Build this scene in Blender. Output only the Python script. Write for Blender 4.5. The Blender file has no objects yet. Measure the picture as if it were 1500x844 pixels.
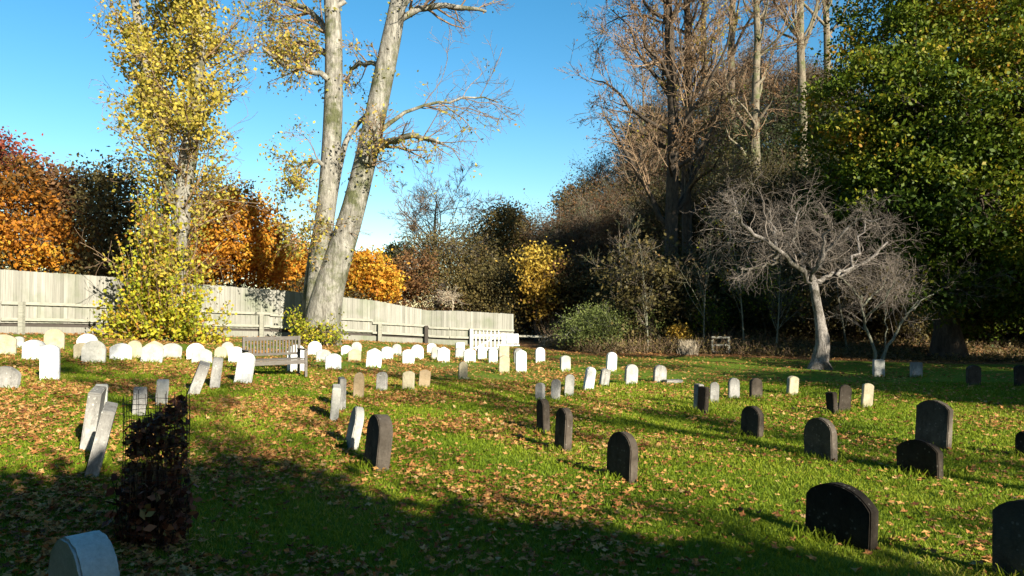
import bpy, bmesh, math, random
import numpy as np
from mathutils import Vector, Matrix
C = bpy.context.scene.collection
sc = bpy.context.scene
F = 1083.0; CH = 1.75; PITCH = math.atan(28/F)
R = math.radians
SUN_AZ = 36.0; SUN_EL = 24.0     # sun behind the camera, to the right
S = np.array([math.sin(R(SUN_AZ))*math.cos(R(SUN_EL)), -math.cos(R(SUN_AZ))*math.cos(R(SUN_EL)), math.sin(R(SUN_EL))])

# ------------------------------------------------------------------ terrain
def sstep(a, b, x):
    t = np.clip((x-a)/(b-a), 0, 1); return t*t*(3-2*t)
def tz(x, y):
    x = np.asarray(x, float); y = np.asarray(y, float)
    s = 1.2
    left = 0.07*s*np.log1p(np.exp(np.clip(-x/s, -30, 30)))       # rises gently to the left
    left = np.where(left > 1.5, 1.5+(left-1.5)*0.25, left)
    hill = 10.5*sstep(33, 72, y)*sstep(-4, 22, x) + 6*sstep(60, 140, y)*sstep(0, 60, x) + 6*sstep(37, 64, y)*sstep(4, 15, x)
    bank = 0.22*sstep(26.5, 29.5, y)*sstep(6, 12, x)
    und = 0.012*np.sin(x*1.3+0.5)*np.cos(y*1.1) + 0.01*np.sin(x*0.47+y*0.6)
    return left+hill+bank+und
def ray(px, py):
    a = (px-750)/F; b = (422-py)/F
    return np.array([a, math.cos(PITCH)-b*math.sin(PITCH), math.sin(PITCH)+b*math.cos(PITCH)])
def at(px, py, D):
    d = ray(px, py); d = d*(D/d[1]); return np.array([d[0], d[1], CH+d[2]])
def ground(px, py):
    d = ray(px, py); lo = 1.0; t = 1.0
    while t < 200:
        p = d*t
        if CH+p[2] < tz(p[0], p[1]): break
        lo = t; t *= 1.02
    hi = t
    for _ in range(40):
        m = (lo+hi)/2; p = d*m
        if CH+p[2] < tz(p[0], p[1]): hi = m
        else: lo = m
    p = d*hi; return np.array([p[0], p[1], float(tz(p[0], p[1]))])

# ------------------------------------------------------------------ tags
def tag(o, label=None, cat=None, group=None, kind=None):
    if label: o['label'] = label
    if cat: o['category'] = cat
    if group: o['group'] = group
    if kind: o['kind'] = kind
    return o
def empty(name, loc, rz=0, label=None, cat=None, group=None):
    o = bpy.data.objects.new(name, None); C.objects.link(o)
    o.location = [float(v) for v in loc]; o.rotation_euler = (0, 0, rz); o.empty_display_size = 0.2
    return tag(o, label, cat, group)

# ------------------------------------------------------------------ quad mesh buffer
class Buf:
    def __init__(s): s.v = []; s.f = []; s.m = []; s.r = []; s.s = []; s.n = 0
    def add(s, V, Q, mat=0, rnd=0.5, smooth=False):
        V = np.asarray(V, float).reshape(-1, 3); Q = np.asarray(Q, int).reshape(-1, 4)
        s.v.append(V); s.f.append(Q+s.n); s.n += len(V)
        s.m.append(np.full(len(Q), mat)); s.r.append(np.broadcast_to(np.asarray(rnd, float), (len(Q),)).copy()); s.s.append(np.full(len(Q), smooth))
    def tubes(s, P, Rr, k=3, mat=0, smooth=True, rnd=0.5):
        # P (m,n,3), Rr (m,n)
        P = np.asarray(P, float); Rr = np.asarray(Rr, float); m, n, _ = P.shape
        if m == 0: return
        T = np.gradient(P, axis=1); T /= np.linalg.norm(T, axis=2, keepdims=True)+1e-9
        ref = np.where(np.abs(T[:, :1, 2:3]) > 0.85, np.array([1., 0, 0]), np.array([0, 0, 1.]))
        A = np.cross(T, np.broadcast_to(ref, T.shape)); A /= np.linalg.norm(A, axis=2, keepdims=True)+1e-9
        B = np.cross(T, A)
        th = np.arange(k)*2*np.pi/k
        V = P[:, :, None, :] + Rr[:, :, None, None]*(np.cos(th)[None, None, :, None]*A[:, :, None, :]+np.sin(th)[None, None, :, None]*B[:, :, None, :])
        idx = np.arange(m*n*k).reshape(m, n, k)
        a = idx[:, :-1, :]; b = np.roll(a, -1, axis=2); d = idx[:, 1:, :]; c = np.roll(d, -1, axis=2)
        Q = np.stack([a, b, c, d], -1).reshape(-1, 4)
        s.add(V, Q, mat, rnd, smooth)
    def leaves(s, cen, size, rng, mat=0, rnd=None, up=0.3, asp=0.6, face=None):
        m = len(cen)
        if m == 0: return
        a = rng.normal(size=(m, 3)); a /= np.linalg.norm(a, axis=1, keepdims=True)
        nrm = rng.normal(size=(m, 3)); nrm[:, 2] += up
        if face is not None: nrm += face
        b = np.cross(a, nrm); b /= np.linalg.norm(b, axis=1, keepdims=True)+1e-9
        sz = (size*rng.uniform(0.6, 1.3, m))[:, None]*0.5
        V = np.stack([cen-a*sz, cen+b*sz*asp, cen+a*sz, cen-b*sz*asp], 1)
        Q = np.arange(m*4).reshape(m, 4)
        s.add(V, Q, mat, rng.random(m) if rnd is None else rnd, False)
    def box(s, c, h, rz=0, mat=0, rnd=0.5, M=None):
        c = np.array(c, float); h = np.array(h, float)
        sg = np.array([[x, y, z] for z in (-1, 1) for y in (-1, 1) for x in (-1, 1)], float)*h
        if M is not None: sg = sg @ np.array(M).T
        cz, sz = math.cos(rz), math.sin(rz)
        V = np.stack([sg[:, 0]*cz-sg[:, 1]*sz, sg[:, 0]*sz+sg[:, 1]*cz, sg[:, 2]], 1)+c
        Q = [[0, 2, 3, 1], [4, 5, 7, 6], [0, 1, 5, 4], [2, 6, 7, 3], [0, 4, 6, 2], [1, 3, 7, 5]]
        s.add(V, Q, mat, rnd)
    def beam(s, a, b, w, h, mat=0, rnd=0.5):
        # rectangular bar from a to b, width w across, h upward
        a = np.array(a, float); b = np.array(b, float); t = b-a; L = np.linalg.norm(t); t /= L
        up = np.array([0, 0, 1.]) if abs(t[2]) < 0.9 else np.array([0, 1., 0])
        x = np.cross(t, up); x /= np.linalg.norm(x); u = np.cross(x, t)
        V = []
        for q in (a, b):
            for sx, su in ((-1, -1), (1, -1), (1, 1), (-1, 1)): V.append(q+x*sx*w/2+u*su*h/2)
        Q = [[0, 3, 2, 1], [4, 5, 6, 7], [0, 1, 5, 4], [1, 2, 6, 5], [2, 3, 7, 6], [3, 0, 4, 7]]
        s.add(V, Q, mat, rnd)
    def build(s, name, mats, parent=None, origin=None):
        me = bpy.data.meshes.new(name)
        V = np.concatenate(s.v); Fq = np.concatenate(s.f)
        if origin is not None: V = V-np.array(origin)
        me.vertices.add(len(V)); me.vertices.foreach_set('co', V.astype(np.float32).ravel())
        me.loops.add(len(Fq)*4); me.loops.foreach_set('vertex_index', Fq.astype(np.int32).ravel())
        me.polygons.add(len(Fq)); me.polygons.foreach_set('loop_start', np.arange(0, len(Fq)*4, 4, dtype=np.int32))
        me.polygons.foreach_set('loop_total', np.full(len(Fq), 4, dtype=np.int32))
        me.polygons.foreach_set('material_index', np.concatenate(s.m).astype(np.int32))
        me.polygons.foreach_set('use_smooth', np.concatenate(s.s).astype(bool))
        at_ = me.attributes.new('rnd', 'FLOAT', 'FACE'); at_.data.foreach_set('value', np.concatenate(s.r).astype(np.float32))
        me.update(calc_edges=True); me.validate()
        for m in (mats if isinstance(mats, (list, tuple)) else [mats]): me.materials.append(m)
        o = bpy.data.objects.new(name, me); C.objects.link(o)
        if parent is not None: o.parent = parent
        elif origin is not None: o.location = [float(q) for q in origin]
        return o

# ------------------------------------------------------------------ materials
def newmat(name):
    m = bpy.data.materials.new(name); m.use_nodes = True; nt = m.node_tree; nt.nodes.clear()
    out = nt.nodes.new('ShaderNodeOutputMaterial'); return m, nt, out
def ramp(nt, stops, fac):
    r = nt.nodes.new('ShaderNodeValToRGB'); e = r.color_ramp.elements
    while len(e) < len(stops): e.new(0.5)
    for k, (p, c) in enumerate(stops): e[k].position = p; e[k].color = (*c, 1)
    nt.links.new(fac, r.inputs['Fac']); return r.outputs['Color']
def noise(nt, scale, detail=4, rough=0.6, coord='Object', vec=None, sc3=None):
    if vec is None:
        tc = nt.nodes.new('ShaderNodeTexCoord'); vec = tc.outputs[coord]
    if sc3:
        mp = nt.nodes.new('ShaderNodeMapping'); mp.inputs['Scale'].default_value = sc3
        nt.links.new(vec, mp.inputs['Vector']); vec = mp.outputs['Vector']
    n = nt.nodes.new('ShaderNodeTexNoise'); n.inputs['Scale'].default_value = scale
    n.inputs['Detail'].default_value = detail; n.inputs['Roughness'].default_value = rough
    nt.links.new(vec, n.inputs['Vector']); return n.outputs['Fac']
def mixc(nt, a, b, fac, mode='MIX'):
    m = nt.nodes.new('ShaderNodeMix'); m.data_type = 'RGBA'; m.blend_type = mode
    for s_, v in ((m.inputs[0], fac), (m.inputs[6], a), (m.inputs[7], b)):
        if isinstance(v, (int, float)): s_.default_value = v
        elif isinstance(v, tuple): s_.default_value = (*v, 1)
        else: nt.links.new(v, s_)
    return m.outputs[2]
def attr(nt, name='rnd'):
    a = nt.nodes.new('ShaderNodeAttribute'); a.attribute_name = name; return a.outputs['Fac']
def bsdf(nt, out, col, rough=0.8, bump=None, bstr=0.4, bdist=0.02, spec=0.3):
    b = nt.nodes.new('ShaderNodeBsdfPrincipled'); b.inputs['Roughness'].default_value = rough
    b.inputs['Specular IOR Level'].default_value = spec
    if isinstance(col, tuple): b.inputs['Base Color'].default_value = (*col, 1)
    else: nt.links.new(col, b.inputs['Base Color'])
    if bump is not None:
        bp = nt.nodes.new('ShaderNodeBump'); bp.inputs['Strength'].default_value = bstr; bp.inputs['Distance'].default_value = bdist
        nt.links.new(bump, bp.inputs['Height']); nt.links.new(bp.outputs['Normal'], b.inputs['Normal'])
    nt.links.new(b.outputs[0], out.inputs['Surface']); return b
def leafmat(name, stops, trans=0.35, rough=0.55):
    m, nt, out = newmat(name)
    col = ramp(nt, stops, attr(nt))
    b = nt.nodes.new('ShaderNodeBsdfPrincipled'); b.inputs['Roughness'].default_value = rough; b.inputs['Specular IOR Level'].default_value = 0.16
    nt.links.new(col, b.inputs['Base Color'])
    t = nt.nodes.new('ShaderNodeBsdfTranslucent'); nt.links.new(col, t.inputs['Color'])
    mx = nt.nodes.new('ShaderNodeMixShader'); mx.inputs[0].default_value = trans
    nt.links.new(b.outputs[0], mx.inputs[1]); nt.links.new(t.outputs[0], mx.inputs[2]); nt.links.new(mx.outputs[0], out.inputs['Surface'])
    return m
def barkmat(name, c0, c1, scale=3.0, moss=None):
    m, nt, out = newmat(name)
    n1 = noise(nt, scale, 6, 0.7, sc3=(3, 3, 0.7)); n2 = noise(nt, scale*5, 5, 0.7, sc3=(2, 2, 0.5))
    col = ramp(nt, [(0.3, c0), (0.62, c1)], n1)
    if moss:
        n3 = noise(nt, 1.1, 5, 0.7)
        mk = ramp(nt, [(0.48, (0, 0, 0)), (0.62, (1, 1, 1))], n3)
        col = mixc(nt, col, moss, mk)
    col = mixc(nt, col, ramp(nt, [(0.35, (0.35, 0.35, 0.35)), (0.6, (1.1, 1.1, 1.1))], n2), 0.7, 'MULTIPLY')
    bsdf(nt, out, col, 0.9, n2, 0.9, 0.04, 0.1); return m
def stonemat(name, c0, c1, stain=(0.05, 0.045, 0.035), amt=0.5, lichen=None):
    m, nt, out = newmat(name)
    oi = nt.nodes.new('ShaderNodeObjectInfo'); tc = nt.nodes.new('ShaderNodeTexCoord')
    va = nt.nodes.new('ShaderNodeVectorMath'); va.operation = 'MULTIPLY_ADD'
    nt.links.new(oi.outputs['Random'], va.inputs[0]); va.inputs[1].default_value = (37, 19, 53); nt.links.new(tc.outputs['Object'], va.inputs[2])
    v = va.outputs[0]
    n1 = noise(nt, 7, 6, 0.65, vec=v); n2 = noise(nt, 45, 4, 0.7, vec=v); n3 = noise(nt, 5, 6, 0.75, vec=v, sc3=(2.2, 2.2, 0.6))
    col = ramp(nt, [(0.3, c0), (0.7, c1)], n1)
    col = mixc(nt, col, stain, ramp(nt, [(0.5, (0, 0, 0)), (0.72, (amt, amt, amt))], n3))
    # weathered darker heads: soot and algae gather on the top of the stone
    sx = nt.nodes.new('ShaderNodeSeparateXYZ'); nt.links.new(tc.outputs['Generated'], sx.inputs[0])
    ad = nt.nodes.new('ShaderNodeMath'); ad.operation = 'MULTIPLY_ADD'; nt.links.new(n1, ad.inputs[0]); ad.inputs[1].default_value = 0.9; nt.links.new(sx.outputs['Z'], ad.inputs[2])
    col = mixc(nt, col, stain, ramp(nt, [(0.0, (0, 0, 0)), (1.0, (amt*0.75,)*3)], ramp(nt, [(0.72/1.0*1.0, (0, 0, 0)), (1.0, (1, 1, 1))], mathn(nt, 'MULTIPLY', ad.outputs[0], 0.68))))
    if lichen:
        vo = nt.nodes.new('ShaderNodeTexVoronoi'); vo.inputs['Scale'].default_value = 22; nt.links.new(v, vo.inputs['Vector'])
        mk = ramp(nt, [(0.16, (1, 1, 1)), (0.24, (0, 0, 0))], vo.outputs['Distance'])
        mk2 = mixc(nt, mk, (0, 0, 0), ramp(nt, [(0.48, (1, 1, 1)), (0.56, (0, 0, 0))], n1))
        col = mixc(nt, col, lichen, mk2)
    col = mixc(nt, col, ramp(nt, [(0.3, (0.78,)*3), (0.65, (1.05,)*3)], n2), 0.8, 'MULTIPLY')
    bsdf(nt, out, col, 0.95, n2, 0.5, 0.008, 0.04); return m
def mathn(nt, op, a, b):
    m = nt.nodes.new('ShaderNodeMath'); m.operation = op; nt.links.new(a, m.inputs[0])
    if isinstance(b, (int, float)): m.inputs[1].default_value = b
    else: nt.links.new(b, m.inputs[1])
    return m.outputs[0]
def woodmat(name, c0, c1, c2, axis=(14, 14, 0.35), algae=None):
    m, nt, out = newmat(name)
    n1 = noise(nt, 3, 6, 0.7, sc3=axis); n2 = noise(nt, 0.8, 4, 0.6)
    col = ramp(nt, [(0.0, c0), (0.5, c1), (1.0, c2)], attr(nt))
    col = mixc(nt, col, ramp(nt, [(0.3, (0.6,)*3), (0.6, (1.08,)*3)], n1), 0.8, 'MULTIPLY')
    if algae: col = mixc(nt, col, algae, ramp(nt, [(0.5, (0, 0, 0)), (0.7, (0.55,)*3)], n2))
    bsdf(nt, out, col, 0.85, n1, 0.4, 0.01, 0.15); return m
def plain(name, c, rough=0.7, var=0.25, scale=12, metal=0):
    m, nt, out = newmat(name)
    n1 = noise(nt, scale, 5, 0.7)
    col = mixc(nt, c, ramp(nt, [(0.3, (1-var,)*3), (0.65, (1.0,)*3)], n1), 1.0, 'MULTIPLY')
    b = bsdf(nt, out, col, rough, n1, 0.2, 0.01, 0.3); b.inputs['Metallic'].default_value = metal; return m

M = {}
M['marble'] = stonemat('white_marble', (0.52, 0.52, 0.49), (0.78, 0.78, 0.75), (0.26, 0.26, 0.21), 0.45)
M['pale'] = stonemat('pale_weathered_stone', (0.25, 0.245, 0.21), (0.46, 0.45, 0.40), (0.20, 0.19, 0.15), 0.45)
M['cream'] = stonemat('cream_limestone', (0.27, 0.235, 0.15), (0.44, 0.39, 0.27), (0.22, 0.19, 0.12), 0.35)
M['grey'] = stonemat('grey_lichened_stone', (0.21, 0.20, 0.18), (0.42, 0.405, 0.365), (0.05, 0.045, 0.035), 0.75, (0.44, 0.43, 0.38))
M['tan'] = stonemat('tan_sandstone', (0.24, 0.18, 0.10), (0.38, 0.29, 0.18), (0.12, 0.09, 0.06), 0.4)
M['dark'] = stonemat('algae_shade_stone', (0.022, 0.018, 0.013), (0.055, 0.045, 0.034), (0.014, 0.012, 0.01), 0.7, (0.12, 0.11, 0.09))  # algae-dark stone, base colour deepened further for its shaded faces
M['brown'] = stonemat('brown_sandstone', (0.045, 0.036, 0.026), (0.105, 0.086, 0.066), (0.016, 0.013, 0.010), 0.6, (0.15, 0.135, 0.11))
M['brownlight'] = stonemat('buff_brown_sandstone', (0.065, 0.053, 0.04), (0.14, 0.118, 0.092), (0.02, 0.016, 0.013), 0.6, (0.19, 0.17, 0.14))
M['bark_pale'] = barkmat('pale_lime_bark', (0.105, 0.094, 0.073), (0.31, 0.29, 0.24), 1.8, (0.09, 0.095, 0.045))
M['bark_brown'] = barkmat('brown_bark', (0.09, 0.065, 0.045), (0.21, 0.165, 0.12), 2.0, (0.10, 0.11, 0.05))
M['bark_tan'] = barkmat('tan_bark', (0.10, 0.082, 0.055), (0.24, 0.20, 0.14), 2.0, (0.11, 0.12, 0.05))
M['bark_dark'] = barkmat('dark_bark', (0.035, 0.027, 0.02), (0.09, 0.07, 0.05), 2.0)
M['bark_apple'] = barkmat('silver_flaking_bark', (0.04, 0.032, 0.025), (0.36, 0.32, 0.275), 7.0, (0.06, 0.055, 0.035))
M['bark_green'] = barkmat('green_grey_bark', (0.13, 0.125, 0.085), (0.25, 0.25, 0.18), 3.0)
M['twig_red'] = barkmat('red_brown_twigs', (0.16, 0.10, 0.06), (0.32, 0.22, 0.13), 3.0)
M['twig_grey'] = barkmat('grey_twigs', (0.13, 0.105, 0.082), (0.27, 0.225, 0.18), 3.0)
M['twig_pale'] = barkmat('pale_straw_stems', (0.36, 0.30, 0.20), (0.55, 0.46, 0.33), 3.0)
L = {}
L['yellow'] = leafmat('yellow_lime_leaves', [(0, (0.12, 0.12, 0.022)), (0.35, (0.30, 0.27, 0.04)), (0.7, (0.50, 0.38, 0.06)), (1, (0.38, 0.21, 0.06))], 0.4)
L['yellowgreen'] = leafmat('yellow_green_shoots', [(0, (0.07, 0.11, 0.012)), (0.4, (0.25, 0.28, 0.02)), (0.75, (0.48, 0.42, 0.03)), (1, (0.40, 0.18, 0.03))], 0.4)
L['orange'] = leafmat('orange_leaves', [(0, (0.10, 0.055, 0.012)), (0.35, (0.34, 0.12, 0.014)), (0.7, (0.52, 0.22, 0.02)), (1, (0.50, 0.34, 0.04))], 0.35)
L['gold'] = leafmat('golden_leaves', [(0, (0.14, 0.09, 0.018)), (0.5, (0.38, 0.23, 0.03)), (1, (0.50, 0.36, 0.06))], 0.4)
L['rust'] = leafmat('rust_brown_leaves', [(0, (0.06, 0.032, 0.016)), (0.5, (0.15, 0.075, 0.03)), (1, (0.24, 0.13, 0.045))], 0.3)
L['red'] = leafmat('dark_red_leaves', [(0, (0.12, 0.02, 0.015)), (0.6, (0.26, 0.06, 0.03)), (1, (0.34, 0.12, 0.05))], 0.3)
L['olive'] = leafmat('olive_leaves', [(0, (0.042, 0.036, 0.012)), (0.5, (0.095, 0.076, 0.024)), (0.85, (0.17, 0.12, 0.04)), (1, (0.22, 0.12, 0.045))], 0.25)
L['darkgreen'] = leafmat('dark_evergreen_leaves', [(0, (0.016, 0.022, 0.008)), (0.6, (0.033, 0.042, 0.013)), (1, (0.065, 0.065, 0.02))], 0.15)
L['green'] = leafmat('green_sycamore_leaves', [(0, (0.022, 0.042, 0.004)), (0.45, (0.065, 0.10, 0.006)), (0.75, (0.14, 0.16, 0.010)), (0.92, (0.24, 0.19, 0.014)), (1, (0.28, 0.14, 0.015))], 0.3)
L['lightgreen'] = leafmat('light_green_leaves', [(0, (0.07, 0.09, 0.022)), (0.6, (0.16, 0.19, 0.05)), (1, (0.27, 0.28, 0.09))], 0.4)
L['dead'] = leafmat('dead_brown_leaves', [(0, (0.04, 0.018, 0.012)), (0.5, (0.14, 0.05, 0.03)), (0.85, (0.30, 0.13, 0.06)), (1, (0.20, 0.21, 0.06))], 0.2)
L['litter'] = leafmat('fallen_leaves_tints', [(0, (0.10, 0.038, 0.016)), (0.3, (0.24, 0.095, 0.028)), (0.6, (0.37, 0.18, 0.055)), (0.88, (0.42, 0.23, 0.07)), (1, (0.42, 0.28, 0.12))], 0.15, 0.7)
L['grass'] = leafmat('grass_blades', [(0, (0.06, 0.105, 0.006)), (0.5, (0.145, 0.205, 0.010)), (0.85, (0.25, 0.28, 0.02)), (1, (0.40, 0.31, 0.08))], 0.35, 0.6)
M['fence'] = woodmat('weathered_fence_boards', (0.16, 0.153, 0.124), (0.235, 0.225, 0.187), (0.31, 0.297, 0.25), algae=(0.10, 0.125, 0.06))
M['fence_rail'] = woodmat('weathered_rail_timber', (0.22, 0.213, 0.165), (0.27, 0.26, 0.205), (0.31, 0.30, 0.24), (2, 2, 8))
M['bench'] = woodmat('silvered_teak', (0.075, 0.066, 0.055), (0.115, 0.102, 0.086), (0.16, 0.144, 0.122), (3, 3, 9))
M['white_paint'] = plain('white_paint', (0.80, 0.81, 0.80), 0.5, 0.12)
M['wire'] = plain('rusty_wire', (0.06, 0.04, 0.03), 0.6, 0.4, 60, 0.3)
M['shadow_wood'] = plain('dark_shade_timber', (0.06, 0.05, 0.04), 0.9)  # dark post timber, also standing in for shade below the boards

# ground
def ground_material():
    m, nt, out = newmat('lawn_and_leaf_litter')
    tc = nt.nodes.new('ShaderNodeTexCoord'); v = tc.outputs['Object']
    n1 = noise(nt, 0.9, 5, 0.6, vec=v); n2 = noise(nt, 9, 6, 0.7, vec=v); n3 = noise(nt, 55, 4, 0.7, vec=v)
    g = ramp(nt, [(0.30, (0.05, 0.09, 0.006)), (0.5, (0.10, 0.16, 0.010)), (0.7, (0.17, 0.21, 0.016))], n2)
    g = mixc(nt, g, (0.17, 0.15, 0.03), ramp(nt, [(0.5, (0, 0, 0)), (0.72, (0.6,)*3)], n1))
    g = mixc(nt, g, ramp(nt, [(0.3, (0.55,)*3), (0.65, (1.15,)*3)], n3), 0.9, 'MULTIPLY')
    vo = nt.nodes.new('ShaderNodeTexVoronoi'); vo.inputs['Scale'].default_value = 9; nt.links.new(v, vo.inputs['Vector'])
    lc = ramp(nt, [(0.2, (0.06, 0.025, 0.012)), (0.5, (0.16, 0.07, 0.025)), (0.8, (0.32, 0.17, 0.06))], vo.outputs['Color'])
    lc = mixc(nt, lc, ramp(nt, [(0.3, (0.5,)*3), (0.65, (1.2,)*3)], n3), 0.9, 'MULTIPLY')
    la = attr(nt, 'litter'); k = mathn(nt, 'ADD', la, mathn(nt, 'MULTIPLY', mathn(nt, 'SUBTRACT', n2, 0.5), 0.8))
    fac = ramp(nt, [(0.42, (0, 0, 0)), (0.58, (1, 1, 1))], k)
    col = mixc(nt, g, lc, fac)
    bsdf(nt, out, col, 0.95, n3, 0.8, 0.03, 0.1); return m
def build_ground():
    xs = np.concatenate([-np.geomspace(260, 12, 26), np.linspace(-11.5, 11.5, 70), np.geomspace(12, 260, 44)])
    ys = np.concatenate([np.linspace(-60, -4, 8), np.linspace(-2, 40, 120), np.geomspace(40.8, 400, 50)])
    X, Y = np.meshgrid(xs, ys, indexing='ij'); Z = tz(X, Y)
    V = np.stack([X, Y, Z], -1).reshape(-1, 3); idx = np.arange(len(V)).reshape(X.shape)
    Q = np.stack([idx[:-1, :-1], idx[1:, :-1], idx[1:, 1:], idx[:-1, 1:]], -1).reshape(-1, 4)
    b = Buf(); b.add(V, Q, 0, 0.5, True); o = b.build('lawn', ground_material()); o['kind'] = 'structure'
    li = np.clip((V[:, 1]-lawn_edge(V[:, 0]))/1.2*0.5+0.5, 0, 1)
    a = o.data.attributes.new('litter', 'FLOAT', 'POINT'); a.data.foreach_set('value', li.astype(np.float32))
def lawn_edge(x):
    x = np.asarray(x, float)
    return np.where(x < 0, np.interp(x, [-40, -20, -14.2, -9, -5.3, 0], [14, 16, 20.8, 27.5, 30, 33]), np.interp(x, [0, 1.5, 3, 7, 10, 14, 20, 60], [33, 29.5, 26.8, 26.3, 24.5, 22.6, 21.5, 20]))
build_ground()

rng = np.random.default_rng(7); random.seed(7); BASES = []

# ------------------------------------------------------------------ fallen leaves and grass
def patch(x, y):
    return 0.5+0.22*np.sin(x*1.7+np.sin(y*1.3)*1.5)+0.2*np.sin(y*2.1+x*0.6+np.sin(x*2.3))+0.12*np.sin(x*5.1+y*4.3)
def wedge(n, d0, d1, power=1.0, xm=0.78):
    u = rng.random(n); D = (d0**(2-power)+(d1**(2-power)-d0**(2-power))*u)**(1/(2-power))
    x = (rng.random(n)*2-1)*D*xm; return x, D
def fallen():
    b = Buf()
    x, y = wedge(300000, 2.2, 31, 0.7)
    dens = np.clip(patch(x, y)*1.25-0.15, 0.05, 1)*np.interp(x/np.maximum(y, 1), [-0.7, -0.1, 0.25, 0.7], [1, 0.9, 0.36, 0.22])
    dens *= np.interp(y, [2, 7, 12, 30], [0.75, 0.75, 0.9, 0.8])
    k = (rng.random(len(x)) < dens) & (y < lawn_edge(x)+2.5); x = x[k]; y = y[k]; m = len(x)
    z = tz(x, y)
    sz = rng.uniform(0.017, 0.044, m)*np.where(y < 9, 1.0, 1.15)
    ang = rng.random(m)*6.28
    th = np.arange(10)*2*np.pi/10
    rad = np.where(np.arange(10) % 2 == 0, 0.5, 1.0)[None]*rng.uniform(0.75, 1.15, (m, 10))
    loc = np.zeros((m, 11, 3))
    loc[:, 1:, 0] = np.cos(th)*rad; loc[:, 1:, 1] = np.sin(th)*rad*rng.uniform(0.6, 1, (m, 1))
    curl = rng.uniform(-0.15, 0.75, (m, 1))
    loc[:, 1:, 2] = curl*np.abs(loc[:, 1:, 1])**1.3+rng.normal(0, 0.12, (m, 10))
    loc *= sz[:, None, None]
    tilt = rng.normal(0, 0.38, m); ct, st = np.cos(tilt)[:, None], np.sin(tilt)[:, None]
    yy = loc[:, :, 1]*ct-loc[:, :, 2]*st; zz = loc[:, :, 1]*st+loc[:, :, 2]*ct
    ca, sa = np.cos(ang)[:, None], np.sin(ang)[:, None]
    V = np.stack([loc[:, :, 0]*ca-yy*sa+x[:, None], loc[:, :, 0]*sa+yy*ca+y[:, None], zz+(z+0.022+sz*0.25)[:, None]], -1)
    q = np.array([[0, 10, 1, 2], [0, 2, 3, 4], [0, 4, 5, 6], [0, 6, 7, 8], [0, 8, 9, 10]])
    Q = (np.arange(m)[:, None, None]*11+q[None]).reshape(-1, 4)
    r = np.clip(rng.random(m)**0.9, 0, 1)
    b.add(V, Q, 0, np.repeat(r, 5)); o = b.build('fallen_leaves', L['litter'])
    tag(o, 'brown and tan fallen leaves strewn over the grass', 'fallen leaves', kind='stuff')
def grass():
    b = Buf()
    n = 430000
    x, y = wedge(n, 2.0, 17, 1.15)
    k = y < lawn_edge(x); x = x[k]; y = y[k]; m = len(x)
    x = x+rng.normal(0, 0.01, m); z = tz(x, y)
    h = rng.uniform(0.013, 0.038, m)*np.interp(y, [2, 17], [0.9, 1.3]); w = np.interp(y, [2, 6, 17], [0.0026, 0.0045, 0.013])
    if len(BASES):
        bx = np.array(BASES); q = rng.integers(0, len(bx), 16000); nx = bx[q, 0]+rng.normal(0, 1, 16000)*bx[q, 2]*0.42; ny = bx[q, 1]+rng.normal(0, 0.09, 16000)
        x[:16000] = nx; y[:16000] = ny; z[:16000] = tz(nx, ny); h[:16000] = rng.uniform(0.04, 0.10, 16000)
    a = rng.random(m)*6.28; dx = np.cos(a); dy = np.sin(a)
    ln = rng.normal(0, 0.6, (m, 2))*h[:, None]
    p0 = np.stack([x-dx*w, y-dy*w, z-0.003], 1); p1 = np.stack([x+dx*w, y+dy*w, z-0.003], 1)
    p2 = np.stack([x+dx*w*0.35+ln[:, 0], y+dy*w*0.35+ln[:, 1], z+h], 1); p3 = np.stack([x-dx*w*0.35+ln[:, 0], y-dy*w*0.35+ln[:, 1], z+h], 1)
    V = np.stack([p0, p1, p2, p3], 1)
    r = np.clip(patch(x*0.7+3, y*0.6)*0.5+rng.random(m)*0.55, 0, 1)
    b.add(V, np.arange(m*4).reshape(m, 4), 0, r); o = b.build('grass', L['grass'])
    tag(o, 'short green lawn grass between the gravestones', 'grass', kind='stuff')
fallen()

# ------------------------------------------------------------------ gravestones
def outline(kind, w, h):
    hw = w/2; p = []
    if kind == 'round':
        s = h-hw*0.92; a = [(hw*math.cos(t), s+hw*0.92*math.sin(t)) for t in np.linspace(0, math.pi, 33)]
    elif kind == 'seg':
        r = w*0.24; s = h-r; a = [(hw*math.cos(t), s+r*math.sin(t)) for t in np.linspace(0, math.pi, 13)]
        a = [(hw, s)]+[(hw*x_, s+r*(1-x_*x_)**0.8) for x_ in np.linspace(0.96, -0.96, 21)]+[(-hw, s)]
    elif kind == 'point':
        s = h-w*0.75; a = [(hw*(1-t**1.8), s+w*0.75*math.sin(t*math.pi/2)**0.9) for t in np.linspace(0, 1, 7)]
        a = a+[(-x_, y_) for x_, y_ in a[-2::-1]]
    elif kind == 'peak':
        s = h-w*0.28; a = [(hw, s), (hw*0.72, s+w*0.10), (0.0, h), (-hw*0.72, s+w*0.10), (-hw, s)]
    else:
        a = [(hw, h-0.015), (hw-0.015, h), (-hw+0.015, h+0.004), (-hw, h-0.012)]
    return [(hw, 0)]+a+[(-hw, 0)]
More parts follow.
